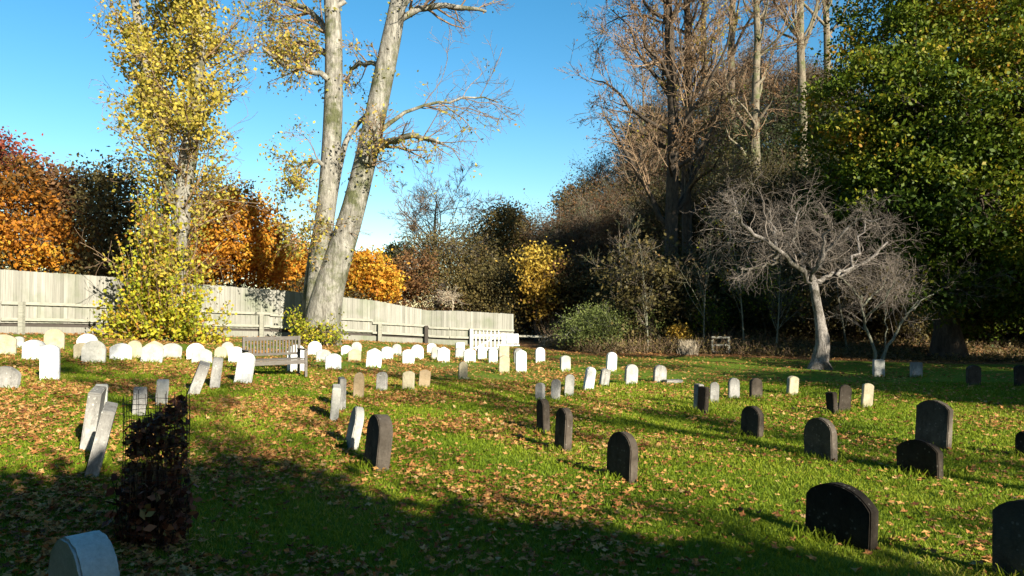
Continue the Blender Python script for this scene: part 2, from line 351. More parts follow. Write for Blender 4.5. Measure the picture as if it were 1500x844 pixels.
def stone_mesh(kind, w, h, t, mat, rough=0.0012):
    bm = bmesh.new(); sink = 0.12
    pts = outline(kind, w, h); pts[0] = (pts[0][0], -sink); pts[-1] = (pts[-1][0], -sink)
    fr = [bm.verts.new((x, -t/2, z)) for x, z in pts]; bk = [bm.verts.new((x, t/2, z)) for x, z in pts]
    bm.faces.new(fr[::-1]); bm.faces.new(bk); n = len(pts)
    for i in range(n):
        bm.faces.new((fr[i], fr[(i+1) % n], bk[(i+1) % n], bk[i]))
    bmesh.ops.recalc_face_normals(bm, faces=bm.faces)
    bmesh.ops.bevel(bm, geom=[e for e in bm.edges if e.calc_length() > 0.001 and len(e.link_faces) == 2 and e.calc_face_angle(0) > 0.7], offset=min(0.009, t*0.12), segments=2, affect='EDGES')
    for v in bm.verts: v.co += Vector((random.gauss(0, rough), random.gauss(0, rough), random.gauss(0, rough)))
    for f in bm.faces: f.smooth = True
    for e_ in bm.edges: e_.smooth = e_.calc_face_angle(0) < 0.6
    me = bpy.data.meshes.new('headstone'); bm.to_mesh(me); bm.free(); me.materials.append(M[mat])
    return me
def headstone(cx, wpx, ytop, ybase, th, kind, mat, lean, label, t=None, plinth=None, D=None, w=None, back=0.0):
    p = ground(cx, ybase) if D is None else at(cx, 450, D)
    p[2] = float(tz(p[0], p[1])); d = p[1]
    BASES.append((p[0], p[1], max(0.25, wpx*d/F)))
    v = math.atan2(-p[0], d)                                   # bearing of the camera from the stone
    rel = R(th)-v
    h = (ybase-ytop)*d/F/math.cos(R(lean)) if D is None else ytop
    wm = wpx*d/F; tt = t or 0.10
    if w is None:
        if abs(math.cos(rel)) < 0.4: w = 0.40; tt = t or max(0.06, (wm-w*abs(math.cos(rel)))/abs(math.sin(rel)))
        else: w = max(0.16, (wm-tt*abs(math.sin(rel)))/abs(math.cos(rel)))
    tt = min(tt, 0.16)
    me = stone_mesh(kind, w, h, tt, mat)
    rot = (Matrix.Rotation(R(lean), 4, 'Y') @ Matrix.Rotation(R(back), 4, 'X') @ Matrix.Rotation(R(th), 4, 'Z'))
    if plinth:
        e = empty('headstone', p); o = bpy.data.objects.new('slab', me); C.objects.link(o); o.parent = e
        o.matrix_local = rot
        b = Buf(); b.box((plinth[3], plinth[4], plinth[2]/2-0.02), (plinth[0]/2, plinth[1]/2, plinth[2]/2), R(th))
        b.build('plinth', M[mat], e); o = e
    else:
        o = bpy.data.objects.new('headstone', me); C.objects.link(o); o.matrix_world = Matrix.Translation(Vector(p)) @ rot
    tag(o, label, 'gravestone', 'small headstones standing on the lawn'); return o
E = -68
stones = [
 # (cx, wpx, ytop, ybase, facing, outline, material, lean, label)
 (4, 34, 490, 521, 20, 'seg', 'cream', 0, 'yellowish cream headstone at the far left edge below the fence'),
 (27, 15, 493, 511, 20, 'seg', 'pale', 0, 'small pale headstone behind the yellowish stone at the far left edge'),
 (49, 29, 498, 528, 20, 'seg', 'marble', 0, 'wide white headstone just behind the tall bright white one'),
 (73, 26, 505, 558, 18, 'seg', 'marble', 0, 'tall narrow bright white headstone standing forward at the far left'),
 (79, 27, 482, 513, 20, 'round', 'cream', 0, 'round-topped cream headstone against the fence behind the two bright white stones'),
 (128, 28, 489, 516, 20, 'round', 'marble', 0, 'white round-topped headstone rising behind two cream stones left of the yellow tree'),
 (119, 20, 502, 527, 20, 'seg', 'cream', 0, 'cream headstone mostly hidden by a larger stone left of the yellow tree'),
 (137, 32, 499, 532, 20, 'round', 'pale', 0, 'broad greyish cream headstone in front of two others left of the yellow tree'),
 (177, 29, 503, 528, 20, 'seg', 'marble', 0, 'low clean white headstone in front of the yellow tree, left of its shoots'),
 (197, 20, 499, 526, 20, 'round', 'cream', 0, 'cream headstone peeping out right behind the low clean white one'),
 (222, 29, 504, 532, 20, 'seg', 'pale', 3, 'streaked pale headstone in front of the yellow-green shoots'),
 (226, 25, 499, 521, 20, 'peak', 'cream', 0, 'cream headstone with a peaked top behind the streaked pale one'),
 (251, 27, 503, 525, 20, 'seg', 'pale', 5, 'pale low headstone right beside the streaked pale one'),
 (287, 25, 503, 529, 20, 'round', 'marble', -3, 'whitish round headstone overlapped by the grey-cream one beside it'),
 (296, 28, 511, 533, 20, 'seg', 'pale', -2, 'low greyish headstone overlapping a whitish round one left of the bench'),
 (322, 17, 508, 526, 20, 'round', 'cream', 6, 'small cream headstone leaning right, left of the bench'),
 (333, 17, 501, 522, 20, 'round', 'pale', 2, 'mottled pale headstone behind the small leaning cream one'),
 (345, 20, 508, 532, 20, 'seg', 'marble', 3, 'clean white headstone beside the left end of the bench'),
 (283, 21, 533, 577, E, 'flat', 'grey', 20, 'grey headstone leaning steeply to the right, left of the bench'),
 (314, 21, 524, 568, E, 'round', 'grey', 8, 'grey headstone with a dark stained head next to the steeply leaning one'),
 (355, 25, 517, 563, 0, 'round', 'marble', 9, 'pale marble headstone leaning right at the front left corner of the bench'),
 (434, 26, 505, 545, 15, 'round', 'marble', 0, 'white headstone seen through the right armrest of the bench'),
 (461, 20, 500, 520, 20, 'round', 'marble', 0, 'round white headstone below the double-trunked tree'),
 (473, 21, 512, 530, 20, 'seg', 'pale', 4, 'pale headstone between the round white and the square white one near the bench'),
 (488, 23, 518, 542, 20, 'seg', 'marble', 0, 'broad bright white headstone right of the bench'),
 (507, 15, 506, 520, 20, 'seg', 'marble', 0, 'small white headstone by the fence right of the double-trunked tree'),
 (522, 15, 501, 516, 20, 'round', 'pale', 0, 'small round pale headstone against the fence behind a cream one'),
 (519, 19, 512, 530, 20, 'seg', 'cream', 2, 'cream headstone in front of the small round pale one by the fence'),
 (547, 22, 510, 538, 12, 'peak', 'marble', 5, 'white headstone leaning slightly right with a shallow peaked top'),
 (567, 17, 508, 527, 20, 'seg', 'marble', 0, 'white headstone right behind the peaked leaning white one'),
 (581, 14, 504, 521, 20, 'round', 'pale', 0, 'small pale headstone nearest the fence between two white ones'),
 (598, 18, 512, 534, 20, 'seg', 'marble', 0, 'square-shouldered white headstone in front of a rounder one mid row'),
 (611, 19, 505, 526, 20, 'round', 'marble', 0, 'round white headstone behind the square-shouldered one mid row'),
 (632, 14, 503, 518, 20, 'seg', 'marble', 0, 'small white headstone by the dark fence post'),
 (638, 14, 508, 527, 18, 'seg', 'pale', 3, 'pale headstone half hidden behind a white one near the dark fence post'),
 (649, 19, 508, 531, 20, 'peak', 'marble', 2, 'white sloping-topped headstone near the dark fence post'),
 (674, 14, 502, 517, 20, 'flat', 'marble', 0, 'square-topped white headstone farthest back, left of the gate'),
 (673, 14, 509, 525, 20, 'round', 'pale', 2, 'white headstone right in front of the square-topped one left of the gate'),
 (688, 18, 511, 531, 20, 'seg', 'marble', 0, 'white headstone at the left foot of the white gate'),
 (706, 14, 507, 527, 20, 'round', 'marble', 0, 'white round headstone in front of the middle of the white gate'),
 (722, 14, 510, 532, 20, 'seg', 'marble', 0, 'white headstone at the right foot of the white gate'),
 (738, 16, 507, 527, 20, 'flat', 'cream', 0, 'square-topped cream headstone below the white notice'),
 (738, 16, 521, 547, 12, 'seg', 'cream', 2, 'yellowish cream headstone standing in front of the square-topped cream one'),
 (759, 14, 510, 532, 20, 'round', 'grey', 0, 'grey headstone half hidden behind the tall pointed white one'),
 (763, 17, 512, 546, 20, 'peak', 'marble', 0, 'tall white headstone with a peaked top in front of the gate side'),
 (791, 15, 509, 531, 20, 'round', 'marble', 0, 'white round headstone alone below the timber rail fence'),
 (828, 16, 521, 544, 22, 'seg', 'pale', 0, 'pale headstone with dark left edge below the light green bush'),
 (895, 16, 516, 544, 22, 'round', 'marble', 3, 'bright white round headstone right of the light green bush'),
 (678, 14, 530, 557, 15, 'round', 'cream', 1, 'narrow cream headstone on a small plinth in the middle of the lawn'),
 (861, 16, 538, 573, 22, 'round', 'marble', 9, 'white narrow headstone leaning right in the middle row'),
 (884, 15, 540, 566, 22, 'seg', 'grey', 8, 'greyish headstone leaning right next to the white narrow leaning one'),
 (924, 20, 534, 563, 20, 'round', 'pale', 4, 'streaked pale headstone with dark left edge, second from the right in the middle row'),
 (966, 20, 535, 560, 20, 'round', 'grey', 3, 'grey round headstone with a flat stone at its foot ending the middle row'),
 (791, 11, 561, 588, -35, 'round', 'grey', 1, 'thin dark grey headstone directly behind the narrow brown one'),
 (813, 14, 556, 587, -20, 'round', 'grey', 4, 'stained grey headstone, second in the slanting middle row'),
 (833, 14, 549, 582, -10, 'round', 'pale', 4, 'pale grey headstone, third in the slanting middle row'),
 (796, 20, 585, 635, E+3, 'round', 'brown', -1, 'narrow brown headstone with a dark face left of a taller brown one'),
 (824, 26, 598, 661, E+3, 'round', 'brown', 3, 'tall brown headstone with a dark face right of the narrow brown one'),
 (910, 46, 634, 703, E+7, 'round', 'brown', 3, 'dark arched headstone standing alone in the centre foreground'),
 (514, 19, 597, 655, E-2, 'round', 'pale', 12, 'edge-on pale headstone leaning right beside the dark arched one'),
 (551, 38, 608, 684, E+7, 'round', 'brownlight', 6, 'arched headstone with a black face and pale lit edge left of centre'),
 (489, 12, 566, 615, E-8, 'flat', 'pale', 5, 'thin pale headstone seen edge-on with its long shadow to the left'),
 (500, 12, 554, 598, E-4, 'flat', 'grey', 1, 'thin bluish grey headstone right behind the thin pale one'),
 (525, 16, 546, 584, 0, 'point', 'tan', 2, 'tan headstone with a pointed arch top'),
 (559, 17, 545, 574, -15, 'round', 'grey', 2, 'grey round headstone right of the pointed tan one'),
 (598, 18, 544, 572, -8, 'seg', 'cream', 2, 'buff headstone with grey left edge, left of a tan twin'),
 (621, 17, 542, 569, -8, 'seg', 'tan', 4, 'tan headstone ending the short row of five'),
 (1023, 9, 563, 602, E, 'flat', 'grey', 2, 'grey headstone edge half hidden by a thin dark one'),
 (1029, 10, 567, 607, -50, 'flat', 'dark', 3, 'thin dark headstone leading the right-hand middle row'),
 (1046, 13, 560, 590, -12, 'round', 'grey', 2, 'grey headstone next to the thin dark leader of the right-hand row'),
 (1075, 17, 554, 585, 5, 'round', 'grey', 1, 'grey arched headstone in the middle of the right-hand row'),
 (1107, 19, 554, 584, 12, 'round', 'brown', 1, 'brownish arched headstone in the right-hand row'),
 (1160, 17, 551, 579, 18, 'seg', 'cream', 4, 'cream headstone alone at the end of the right-hand row'),
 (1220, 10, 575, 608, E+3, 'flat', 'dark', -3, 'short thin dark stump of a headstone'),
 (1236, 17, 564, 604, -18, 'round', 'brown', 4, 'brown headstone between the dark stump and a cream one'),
 (1269, 16, 562, 598, -8, 'seg', 'cream', 7, 'cream-sided headstone leaning right beyond the brown one'),
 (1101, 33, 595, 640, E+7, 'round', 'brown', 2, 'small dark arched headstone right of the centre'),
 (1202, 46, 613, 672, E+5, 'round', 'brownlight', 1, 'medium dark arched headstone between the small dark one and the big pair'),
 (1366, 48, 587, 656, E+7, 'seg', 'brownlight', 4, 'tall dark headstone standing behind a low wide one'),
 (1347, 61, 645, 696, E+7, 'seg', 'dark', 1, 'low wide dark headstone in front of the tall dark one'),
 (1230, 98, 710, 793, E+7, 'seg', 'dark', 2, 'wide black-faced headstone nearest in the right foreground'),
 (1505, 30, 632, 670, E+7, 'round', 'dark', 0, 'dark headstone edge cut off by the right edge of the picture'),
 (1287, 17, 527, 552, 5, 'flat', 'pale', 0, 'square grey-white headstone at the foot of the forked small tree'),
 (1342, 17, 531, 553, 5, 'flat', 'grey', 0, 'dim grey headstone in the shade right of the forked small tree'),
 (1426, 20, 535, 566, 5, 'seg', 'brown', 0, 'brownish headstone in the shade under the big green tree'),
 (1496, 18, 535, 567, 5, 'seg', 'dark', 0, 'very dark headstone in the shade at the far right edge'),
 (5, 40, 537, 570, 5, 'seg', 'grey', 8, 'stained grey headstone leaning at the left edge of the lawn'),
 (130, 24, 571, 656, E, 'flat', 'grey', 9, 'speckled grey headstone seen edge-on, tallest of the leaning left trio'),
 (147, 18, 563, 601, E+5, 'round', 'pale', 2, 'pale headstone hidden behind the speckled edge-on one'),
 (136, 22, 597, 693, E+3, 'flat', 'grey', 14, 'shaded grey headstone leaning far right, nearest of the left trio'),
 (203, 20, 567, 605, E+6, 'round', 'grey', 4, 'grey headstone behind the left rim of the wire cage'),
 (236, 21, 556, 592, E+3, 'round', 'pale', 5, 'pale headstone behind the right side of the wire cage'),
]
for s_ in stones:
    pl = None
    if s_[0] == 678: pl = (0.32, 0.14, 0.07, 0.0, 0.0)
    if s_[0] == 966: pl = (0.42, 0.22, 0.09, 0.28, -0.12)
    headstone(*s_, plinth=pl, back=random.uniform(-3, 3))
headstone(128, 90, 0.76, 0, -42, 'round', 'marble', 0, 'clean white thick headstone cut by the bottom edge in the near foreground', t=0.13, D=2.75, w=0.36)
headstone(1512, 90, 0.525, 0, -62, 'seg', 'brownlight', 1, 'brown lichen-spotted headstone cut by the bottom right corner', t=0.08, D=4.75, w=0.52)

grass()
# ------------------------------------------------------------------ fences
def fence():
    pts = [(-320, None, 13.0, 1.9), (0, 489, None, 395), (395, 494, None, 424), (545, 500, None, 440), (628, 504, None, 455), (658, 505.5, None, 455), (752, 508, None, 460)]
    W = []
    for px, yb, D, yt in pts:
        if yb is None: p = np.array([-24.0, 15.0, float(tz(-24, 15))]); W.append((p, 1.9))
        else:
            p = ground(px, yb); q = at(px, yt, p[1]); W.append((p, q[2]-p[2]))
    fe = empty('board_fence', W[1][0], 0, 'tall weathered close-boarded timber fence along the back left of the lawn', 'fence')
    o0 = np.array(W[1][0])
    rf = empty('post_and_rail_fence', W[1][0], 0, 'low pale post and rail fence standing in front of the tall board fence', 'fence')
    for k in range(len(W)-1):
        (a, ha), (b, hb) = W[k], W[k+1]
        Lx = np.linalg.norm((b-a)[:2]); n = max(2, int(Lx/0.10)); t = (b-a)/Lx; rz = math.atan2(t[1], t[0])
        nn = np.array([t[1], -t[0], 0])                                         # towards the camera side
        # split the run in panels about 3 m long
        npan = max(1, round(Lx/3.0)); bd = n//npan+1
        for q in range(npan):
            B = Buf(); tint = random.uniform(-0.12, 0.12)
            for i in range(q*bd, min(n, (q+1)*bd)):
                f = (i+0.5)/n; c = a+(b-a)*f; h = ha+(hb-ha)*f; z0 = float(tz(c[0], c[1]))
                zt = z0+h+random.gauss(0, 0.006); zb = z0+0.31
                cc = c+nn*(0.012 if i % 2 else 0.0); cc = np.array([cc[0], cc[1], (zt+zb)/2])
                B.box(cc-o0, (Lx/n*0.5+0.002 if i % 2 == 0 else Lx/n*0.5-0.004, 0.009, (zt-zb)/2), rz, 0, min(1, max(0, random.gauss(0.5, 0.17)+tint)))
            if B.n: B.build('fence_panel', M['fence'], fe)
            f0 = q/npan; f1 = min(1, (q+1)/npan); c0 = a+(b-a)*f0; c1 = a+(b-a)*f1
            g0 = float(tz(*c0[:2])); g1 = float(tz(*c1[:2]))
            B = Buf(); B.beam(np.array([c0[0], c0[1], g0+0.07])-o0, np.array([c1[0], c1[1], g1+0.07])-o0, 0.03, 0.28, 0, 0.4); B.build('gravel_board', M['fence'], fe)
            B = Buf(); B.beam(np.array([c0[0], c0[1], g0-0.05])-nn*0.07-o0, np.array([c0[0], c0[1], g0+(ha+(hb-ha)*f0)-0.05])-nn*0.07-o0, 0.1, 0.1, 0, 0.2); B.build('fence_post', M['shadow_wood'], fe)
            B = Buf(); B.beam(np.array([c0[0], c0[1], g0+0.27])-nn*0.06-o0, np.array([c1[0], c1[1], g1+0.27])-nn*0.06-o0, 0.05, 0.2, 0, 0.2); B.build('back_rail', M['shadow_wood'], fe)  # dark rail behind the gap, its colour giving the shade there
        # pale rails in front
        for zz in (0.42, 0.88):
            zz = zz*(ha+hb)/2/1.8
            B = Buf()
            m = max(2, int(Lx/1.5))
            for i in range(m):
                c0 = a+(b-a)*(i/m)+nn*0.075; c1 = a+(b-a)*((i+1)/m)+nn*0.075
                B.beam(np.array([c0[0], c0[1], float(tz(*c0[:2]))+zz])-o0, np.array([c1[0], c1[1], float(tz(*c1[:2]))+zz])-o0, 0.03, 0.085, 0, 0.6)
            B.build('rail', M['fence_rail'], rf)
    for px, yt, yb, dk in ((29, 442, 0, 0), (380, 461, 0, 0), (555, 474, 0, 0), (623, 477, 0, 1), (689, 481, 0, 0)):
        # posts on the fence line
        best = None
        for k in range(len(W)-1):
            for f in np.linspace(0, 1, 200):
                c = W[k][0]+(W[k+1][0]-W[k][0])*f; x = 750+F*c[0]/c[1]
                if best is None or abs(x-px) < best[0]: best = (abs(x-px), c, k)
        c = best[1]; t = W[best[2]+1][0]-W[best[2]][0]; t /= np.linalg.norm(t); nn = np.array([t[1], -t[0], 0]); c = c+nn*0.16
        top = at(px, yt, c[1])[2]; g = float(tz(c[0], c[1]))
        B = Buf(); B.beam(np.array([c[0], c[1], g-0.1])-o0, np.array([c[0], c[1], top])-o0, 0.13, 0.13, 0, 0.5); B.build('fence_post', M['shadow_wood'] if dk else M['fence_rail'], rf)
fence()

def gate():
    g0 = ground(694, 516); D = g0[1]; x1 = at(733, 500, D)
    w = x1[0]-g0[0]; e = empty('picket_gate', g0, R(4), 'white painted picket gate with a diagonal brace at the end of the board fence', 'gate')
    top = at(700, 486, D)[2]-g0[2]
    B = Buf()
    for k in range(7):
        x = 0.08+k*(w-0.14)/6; B.box((x, 0, top*0.5+0.03), (0.016, 0.01, top*0.45), 0); B.box((x, 0, top*0.95+0.05), (0.009, 0.01, 0.025), 0)
    B.build('pickets', M['white_paint'], e)
    B = Buf(); B.box((w/2, -0.035, top*0.82), (w/2, 0.014, 0.025)); B.box((w/2, -0.035, top*0.22), (w/2, 0.014, 0.025)); B.build('rails', M['white_paint'], e)
    B = Buf(); B.beam((0.05, -0.07, top*0.2), (w-0.05, -0.07, top*0.84), 0.02, 0.04); B.build('brace', M['white_paint'], e)
    B = Buf(); B.box((-0.08, 0, top*0.55), (0.055, 0.055, top*0.58)); B.build('gate_post', M['white_paint'], e)
    B = Buf(); B.box((w+0.10, 0, top*0.45), (0.05, 0.05, top*0.48)); B.build('gate_post', M['white_paint'], e)
    # notice board
    p = ground(741, 516); e = empty('notice_board', p, 0, 'small blank white notice on a short post right of the white gate', 'sign')
    D = p[1]; z1 = at(741, 489, D)[2]-p[2]; z0 = at(741, 503, D)[2]-p[2]
    B = Buf(); B.box((0.02, 0, z1*0.5), (0.04, 0.04, z1*0.5)); B.build('post', M['white_paint'], e)
    B = Buf(); B.box((0.25, -0.06, (z0+z1)/2), (0.22, 0.012, (z1-z0)/2)); B.build('board', M['white_paint'], e)
    B = Buf(); B.box((0.1, -0.06, z0-0.07), (0.42, 0.012, 0.025)); B.build('crossbar', M['white_paint'], e)
    # timber rail fence
    a = at(758, 491, 33.5); b = at(905, 495, 33.5)
    e = empty('rail_fence', (a[0], a[1], float(tz(a[0], a[1]))), 0, 'low open two-rail timber fence left of and behind the light green bush', 'fence')
    ga = float(tz(a[0], a[1])); Lr = b[0]-a[0]; hz = a[2]-ga
    B = Buf(); B.beam((0, 0, hz-0.04), (Lr, 0, hz-0.16), 0.05, 0.085); B.build('rail', M['fence_rail'], e)
    B = Buf(); B.beam((1.6, 0, hz-0.42), (Lr, 0, hz-0.5), 0.05, 0.08); B.build('rail', M['fence_rail'], e)
    for x in (0.02, 1.6, 3.2, Lr):
        B = Buf(); B.box((x, 0.08, hz*0.5-0.05), (0.05, 0.05, hz*0.5+0.03)); B.build('post', M['fence_rail'], e)
    # pale timber frame in the wood
    p = ground(1056, 518); D = p[1]; e = empty('timber_stile', p, R(-18), 'small pale timber frame with a cross rail at the edge of the dark wood', 'stile')
    hz = at(1056, 493, D)[2]-p[2]; w = 23*D/F/2
    for x in (-w, w):
        B = Buf(); B.box((x, 0, hz*0.5), (0.04, 0.04, hz*0.5)); B.build('post', M['fence_rail'], e)
    for z in (0.08, 0.5, 0.95):
        B = Buf(); B.box((0, -0.055, hz*z), (w+0.03, 0.014, 0.035)); B.build('rail', M['fence_rail'], e)
gate()

def bench():
    p = ground(404, 552); D = p[1]; s = 25/0.44*D/F*1.0/1.0
    # real bench scaled to the size the photograph shows
    k = (25*D/F)/0.42
    e = empty('garden_bench', (p[0]-0.02, p[1], p[2]), R(34), 'weathered grey wooden garden bench with slatted back among the headstones', 'bench')
    Lb = 1.36*k; dp = 0.55*k; hs = 0.42*k; ha = 0.64*k; hb = 0.98*k; t = 0.06*k
    def part(name, *boxes):
        B = Buf()
        for c, h in boxes: B.box(c, h, 0, 0, random.uniform(0.3, 0.7))
        B.build(name, M['bench'], e)
    x0 = Lb/2
    for x in (-x0, x0):
        part('leg', ((x, -dp/2, ha/2-0.01), (t/2, t/2, ha/2)))
        part('leg', ((x, dp/2, hb/2), (t/2, t/2, hb/2)))
        part('armrest', ((x, -0.02*k, ha+0.012), (t*0.7, dp/2+0.04*k, 0.016*k)))
        part('side_rail', ((x, 0, hs-0.08*k), (t*0.3, dp/2-t/2-0.002, 0.04*k)))
    part('front_rail', ((0, -dp/2, hs-0.06*k), (x0-t/2-0.002, 0.014, 0.05*k)))
    part('seat', *[((0, -dp/2+0.05*k+i*0.095*k, hs+0.008), (x0-t/2-0.004, 0.036*k, 0.012)) for i in range(5)])
    part('backrest', ((0, dp/2, hb-0.05*k), (x0-t/2-0.002, 0.016, 0.045*k)), ((0, dp/2, hs+0.12*k), (x0-t/2-0.002, 0.016, 0.03*k)),
         *[((-x0+0.09*k+i*(Lb-0.18*k)/15, dp/2, (hb+hs)/2+0.03*k), (0.019*k, 0.009, (hb-hs)/2-0.12*k)) for i in range(16)])
bench()

# ------------------------------------------------------------------ wire tree guard
def cage():
    p = ground(226, 792); e = empty('wire_plant_cage', p, 0, 'cylinder of rusty wire mesh packed with dead leaves in the left foreground', 'plant cage')
    r = 0.205; H = 0.98; B = Buf()
    nv = 22; m = 26
    for k in range(nv):
        a = k*2*math.pi/nv; zs = np.linspace(0, H+random.uniform(-0.02, 0.03), 8)
        P = np.stack([np.cos(a)*r*(1+0.03*np.sin(zs*6+k))+0.01*np.sin(zs*3), np.sin(a)*r+zs*0, zs], 1)
        B.tubes(P[None], np.full((1, 8), 0.0019), 4)
    for k in range(14):
        z = 0.02+k*0.07; a = np.linspace(0, 2*math.pi, m)
        P = np.stack([np.cos(a)*r*(1+0.03*math.sin(z*6))+0.01*math.sin(z*3), np.sin(a)*r, z+0.006*np.sin(a*3+k)], 1)
        B.tubes(P[None], np.full((1, m), 0.0019), 4)
    B.build('wire_mesh', M['wire'], e)
    B = Buf(); g = np.random.default_rng(3)
    n = 5200; a = g.random(n)*6.28; rr = r*0.97*np.sqrt(g.random(n)); z = g.random(n)*0.96
    x = rr*np.cos(a); y = rr*np.sin(a)
    # packing: full low down, one thick side band higher up, hollow at upper left
    k = (z < 0.52+0.1*np.sin(a)) | ((x > 0.10) & (z < 0.95)) | ((z > 0.60+0.2*x) & (z < 0.85+0.5*x) & (x > -0.16)) 
    k &= ~((z > 0.45) & (z < 0.57) & (x > -0.04) & (x < 0.12) & (g.random(n) < 0.8))
    k &= (np.sin(x*31+z*17)+np.sin(z*41+y*23)+np.sin(x*53-z*29)) > -0.7
    c = np.stack([x, y, z], 1)[k]
    B.leaves(c, 0.045, g, 0, asp=0.7)
    m2 = 60; a2 = g.random(m2)*6.28; r2 = r*0.9*np.sqrt(g.random(m2)); t2 = np.linspace(0, 1, 6)[None, :, None]; s2 = np.stack([r2*np.cos(a2), r2*np.sin(a2), a2*0], 1); e2 = s2*g.uniform(0.3, 1.0, (m2, 1)); e2[:, 2] = g.uniform(0.4, 0.95, m2)
    Q2 = s2[:, None]*(1-t2)+e2[:, None]*t2+g.normal(0, 0.012, (m2, 6, 3)); B.tubes(Q2, np.full((m2, 6), 0.0025), 3, 1); B.build('packed_dead_leaves', [L['dead'], M['twig_red']], e)
    B = Buf()
    n = 70; a = g.random(n)*6.28; rr = r*(0.3+0.75*g.random(n)); st = np.stack([rr*np.cos(a), rr*np.sin(a), np.zeros(n)], 1)
    d = np.stack([np.cos(a)*0.05, np.sin(a)*0.05, g.uniform(0.15, 0.5, n)], 1); tt = np.linspace(0, 1, 5)[None, :, None]
    P = st[:, None]+d[:, None]*tt+g.normal(0, 0.01, (n, 5, 3)); B.tubes(P, np.full((n, 5), 0.003), 3, 0)
    lf = (st[:, None]+d[:, None]*g.random((n, 14, 1))+g.normal(0, 0.03, (n, 14, 3))).reshape(-1, 3); B.leaves(lf, 0.07, g, 1)
    B.build('weeds', [M['bark_dark'], L['dead']], e)
cage()

# ------------------------------------------------------------------ trees
def children(g, P, Rr, n, t0, t1, ang, lf, seg, wob, up, rf=0.6, lv=0.3, tip=0.25, rmin=0.004, inherit=None, keepdir=None):
    m, k, _ = P.shape
    par = np.repeat(np.arange(m), n); N = len(par)
    t = g.uniform(t0, t1, N); f = t*(k-1); i = np.clip(f.astype(int), 0, k-2); fr = (f-i)[:, None]
    st = P[par, i]*(1-fr)+P[par, i+1]*fr
    r0 = (Rr[par, i]*(1-fr[:, 0])+Rr[par, i+1]*fr[:, 0])*rf*g.uniform(0.6, 1, N)
    T = P[par, i+1]-P[par, i]; T /= np.linalg.norm(T, axis=1, keepdims=True)+1e-9
    rd = g.normal(size=(N, 3)); rd -= T*np.sum(rd*T, axis=1, keepdims=True); rd /= np.linalg.norm(rd, axis=1, keepdims=True)
    A = R(ang)*g.uniform(0.7, 1.3, N)[:, None]; d = T*np.cos(A)+rd*np.sin(A)
    Ln = np.linalg.norm(np.diff(P, axis=1), axis=2).sum(1)[par]*lf*(1-lv*t)*g.uniform(0.6, 1.25, N)
    Q = np.zeros((N, seg+1, 3)); Q[:, 0] = st
    for s_ in range(seg):
        d = d+g.normal(0, wob, (N, 3)); d[:, 2] += up; d /= np.linalg.norm(d, axis=1, keepdims=True)
        Q[:, s_+1] = Q[:, s_]+d*(Ln/seg)[:, None]
    rr = np.maximum(r0[:, None]*np.linspace(1, tip, seg+1)[None], rmin)
    return Q, rr
def path(pts, D, rad, n=14, dd=None):
    # limb through picture positions at distance D (dd: extra distance per point), resampled
    W = np.array([at(a, b, D+(0 if dd is None else dd[i])) for i, (a, b) in enumerate(pts)])
    t = np.linspace(0, 1, len(W)); tt = np.linspace(0, 1, n)
    # catmull-like smoothing by fine interpolation then blur
    P = np.stack([np.interp(tt, t, W[:, k]) for k in range(3)], 1)
    for _ in range(2): P[1:-1] = (P[:-2]+2*P[1:-1]+P[2:])/4
    return P[None], np.interp(tt, t, rad)[None]
def flare(P, Rr, f=1.5, h=0.9):
    z = P[0, :, 2]-P[0, 0, 2]; Rr = Rr.copy(); Rr[0] *= 1+(f-1)*np.clip(1-z/h, 0, 1)**2; return Rr

def bare_tree(name, label, base, H, r, g, bark, twig, leaf=None, nleaf=0, spread=1.0, lean=(0, 0), lsize=0.1, group=None, cat='tree', nl=(16, 6, 6, 5), t0=0.3, up=0.05, fine=0.007, ang=42, wob=0.14, lv=0.5):
    e = empty(name, base, 0, label, cat, group)
    k = 12; z = np.linspace(0, H, k); P = np.stack([lean[0]*z/H*H+0.25*np.sin(z*0.5+g.random()*6)*z/H, lean[1]*z+0.2*np.sin(z*0.6+g.random()*6)*z/H, z-0.05], 1)[None]
    Rr = (r*(1-0.82*z/H))[None]; Rr = flare(P, Rr, 1.5, 1.2)
    B = Buf(); B.tubes(P, Rr, 9)
    P1, R1 = children(g, P, Rr, nl[0], t0, 0.97, ang, 0.42*spread, 9, wob, up, 0.55, lv, 0.2)
    B.tubes(P1, R1, 5)
    B.build('trunk', bark, e)
    B = Buf()
    P2, R2 = children(g, P1, R1, nl[1], 0.15, 1, 40, 0.5, 6, 0.14, up, 0.55, 0.4, 0.3, fine*1.3); B.tubes(P2, R2, 3)
    P3, R3 = children(g, P2, R2, nl[2], 0.1, 1, 40, 0.5, 4, 0.15, up*0.6, 0.6, 0.3, 0.5, fine); B.tubes(P3, R3, 3)
    if nl[3]:
        P4, R4 = children(g, P3, R3, nl[3], 0.1, 1, 40, 0.55, 3, 0.15, 0.0, 0.7, 0.3, 0.6, fine*0.8); B.tubes(P4, R4, 3)
    else: P4 = P3
    if nleaf:
        q = P4.reshape(-1, 3); q = q[g.integers(0, len(q), nleaf)]+g.normal(0, 0.08, (nleaf, 3)); B.leaves(q, lsize, g, 1)
    B.build('crown', [twig, leaf] if nleaf else twig, e)
    return e

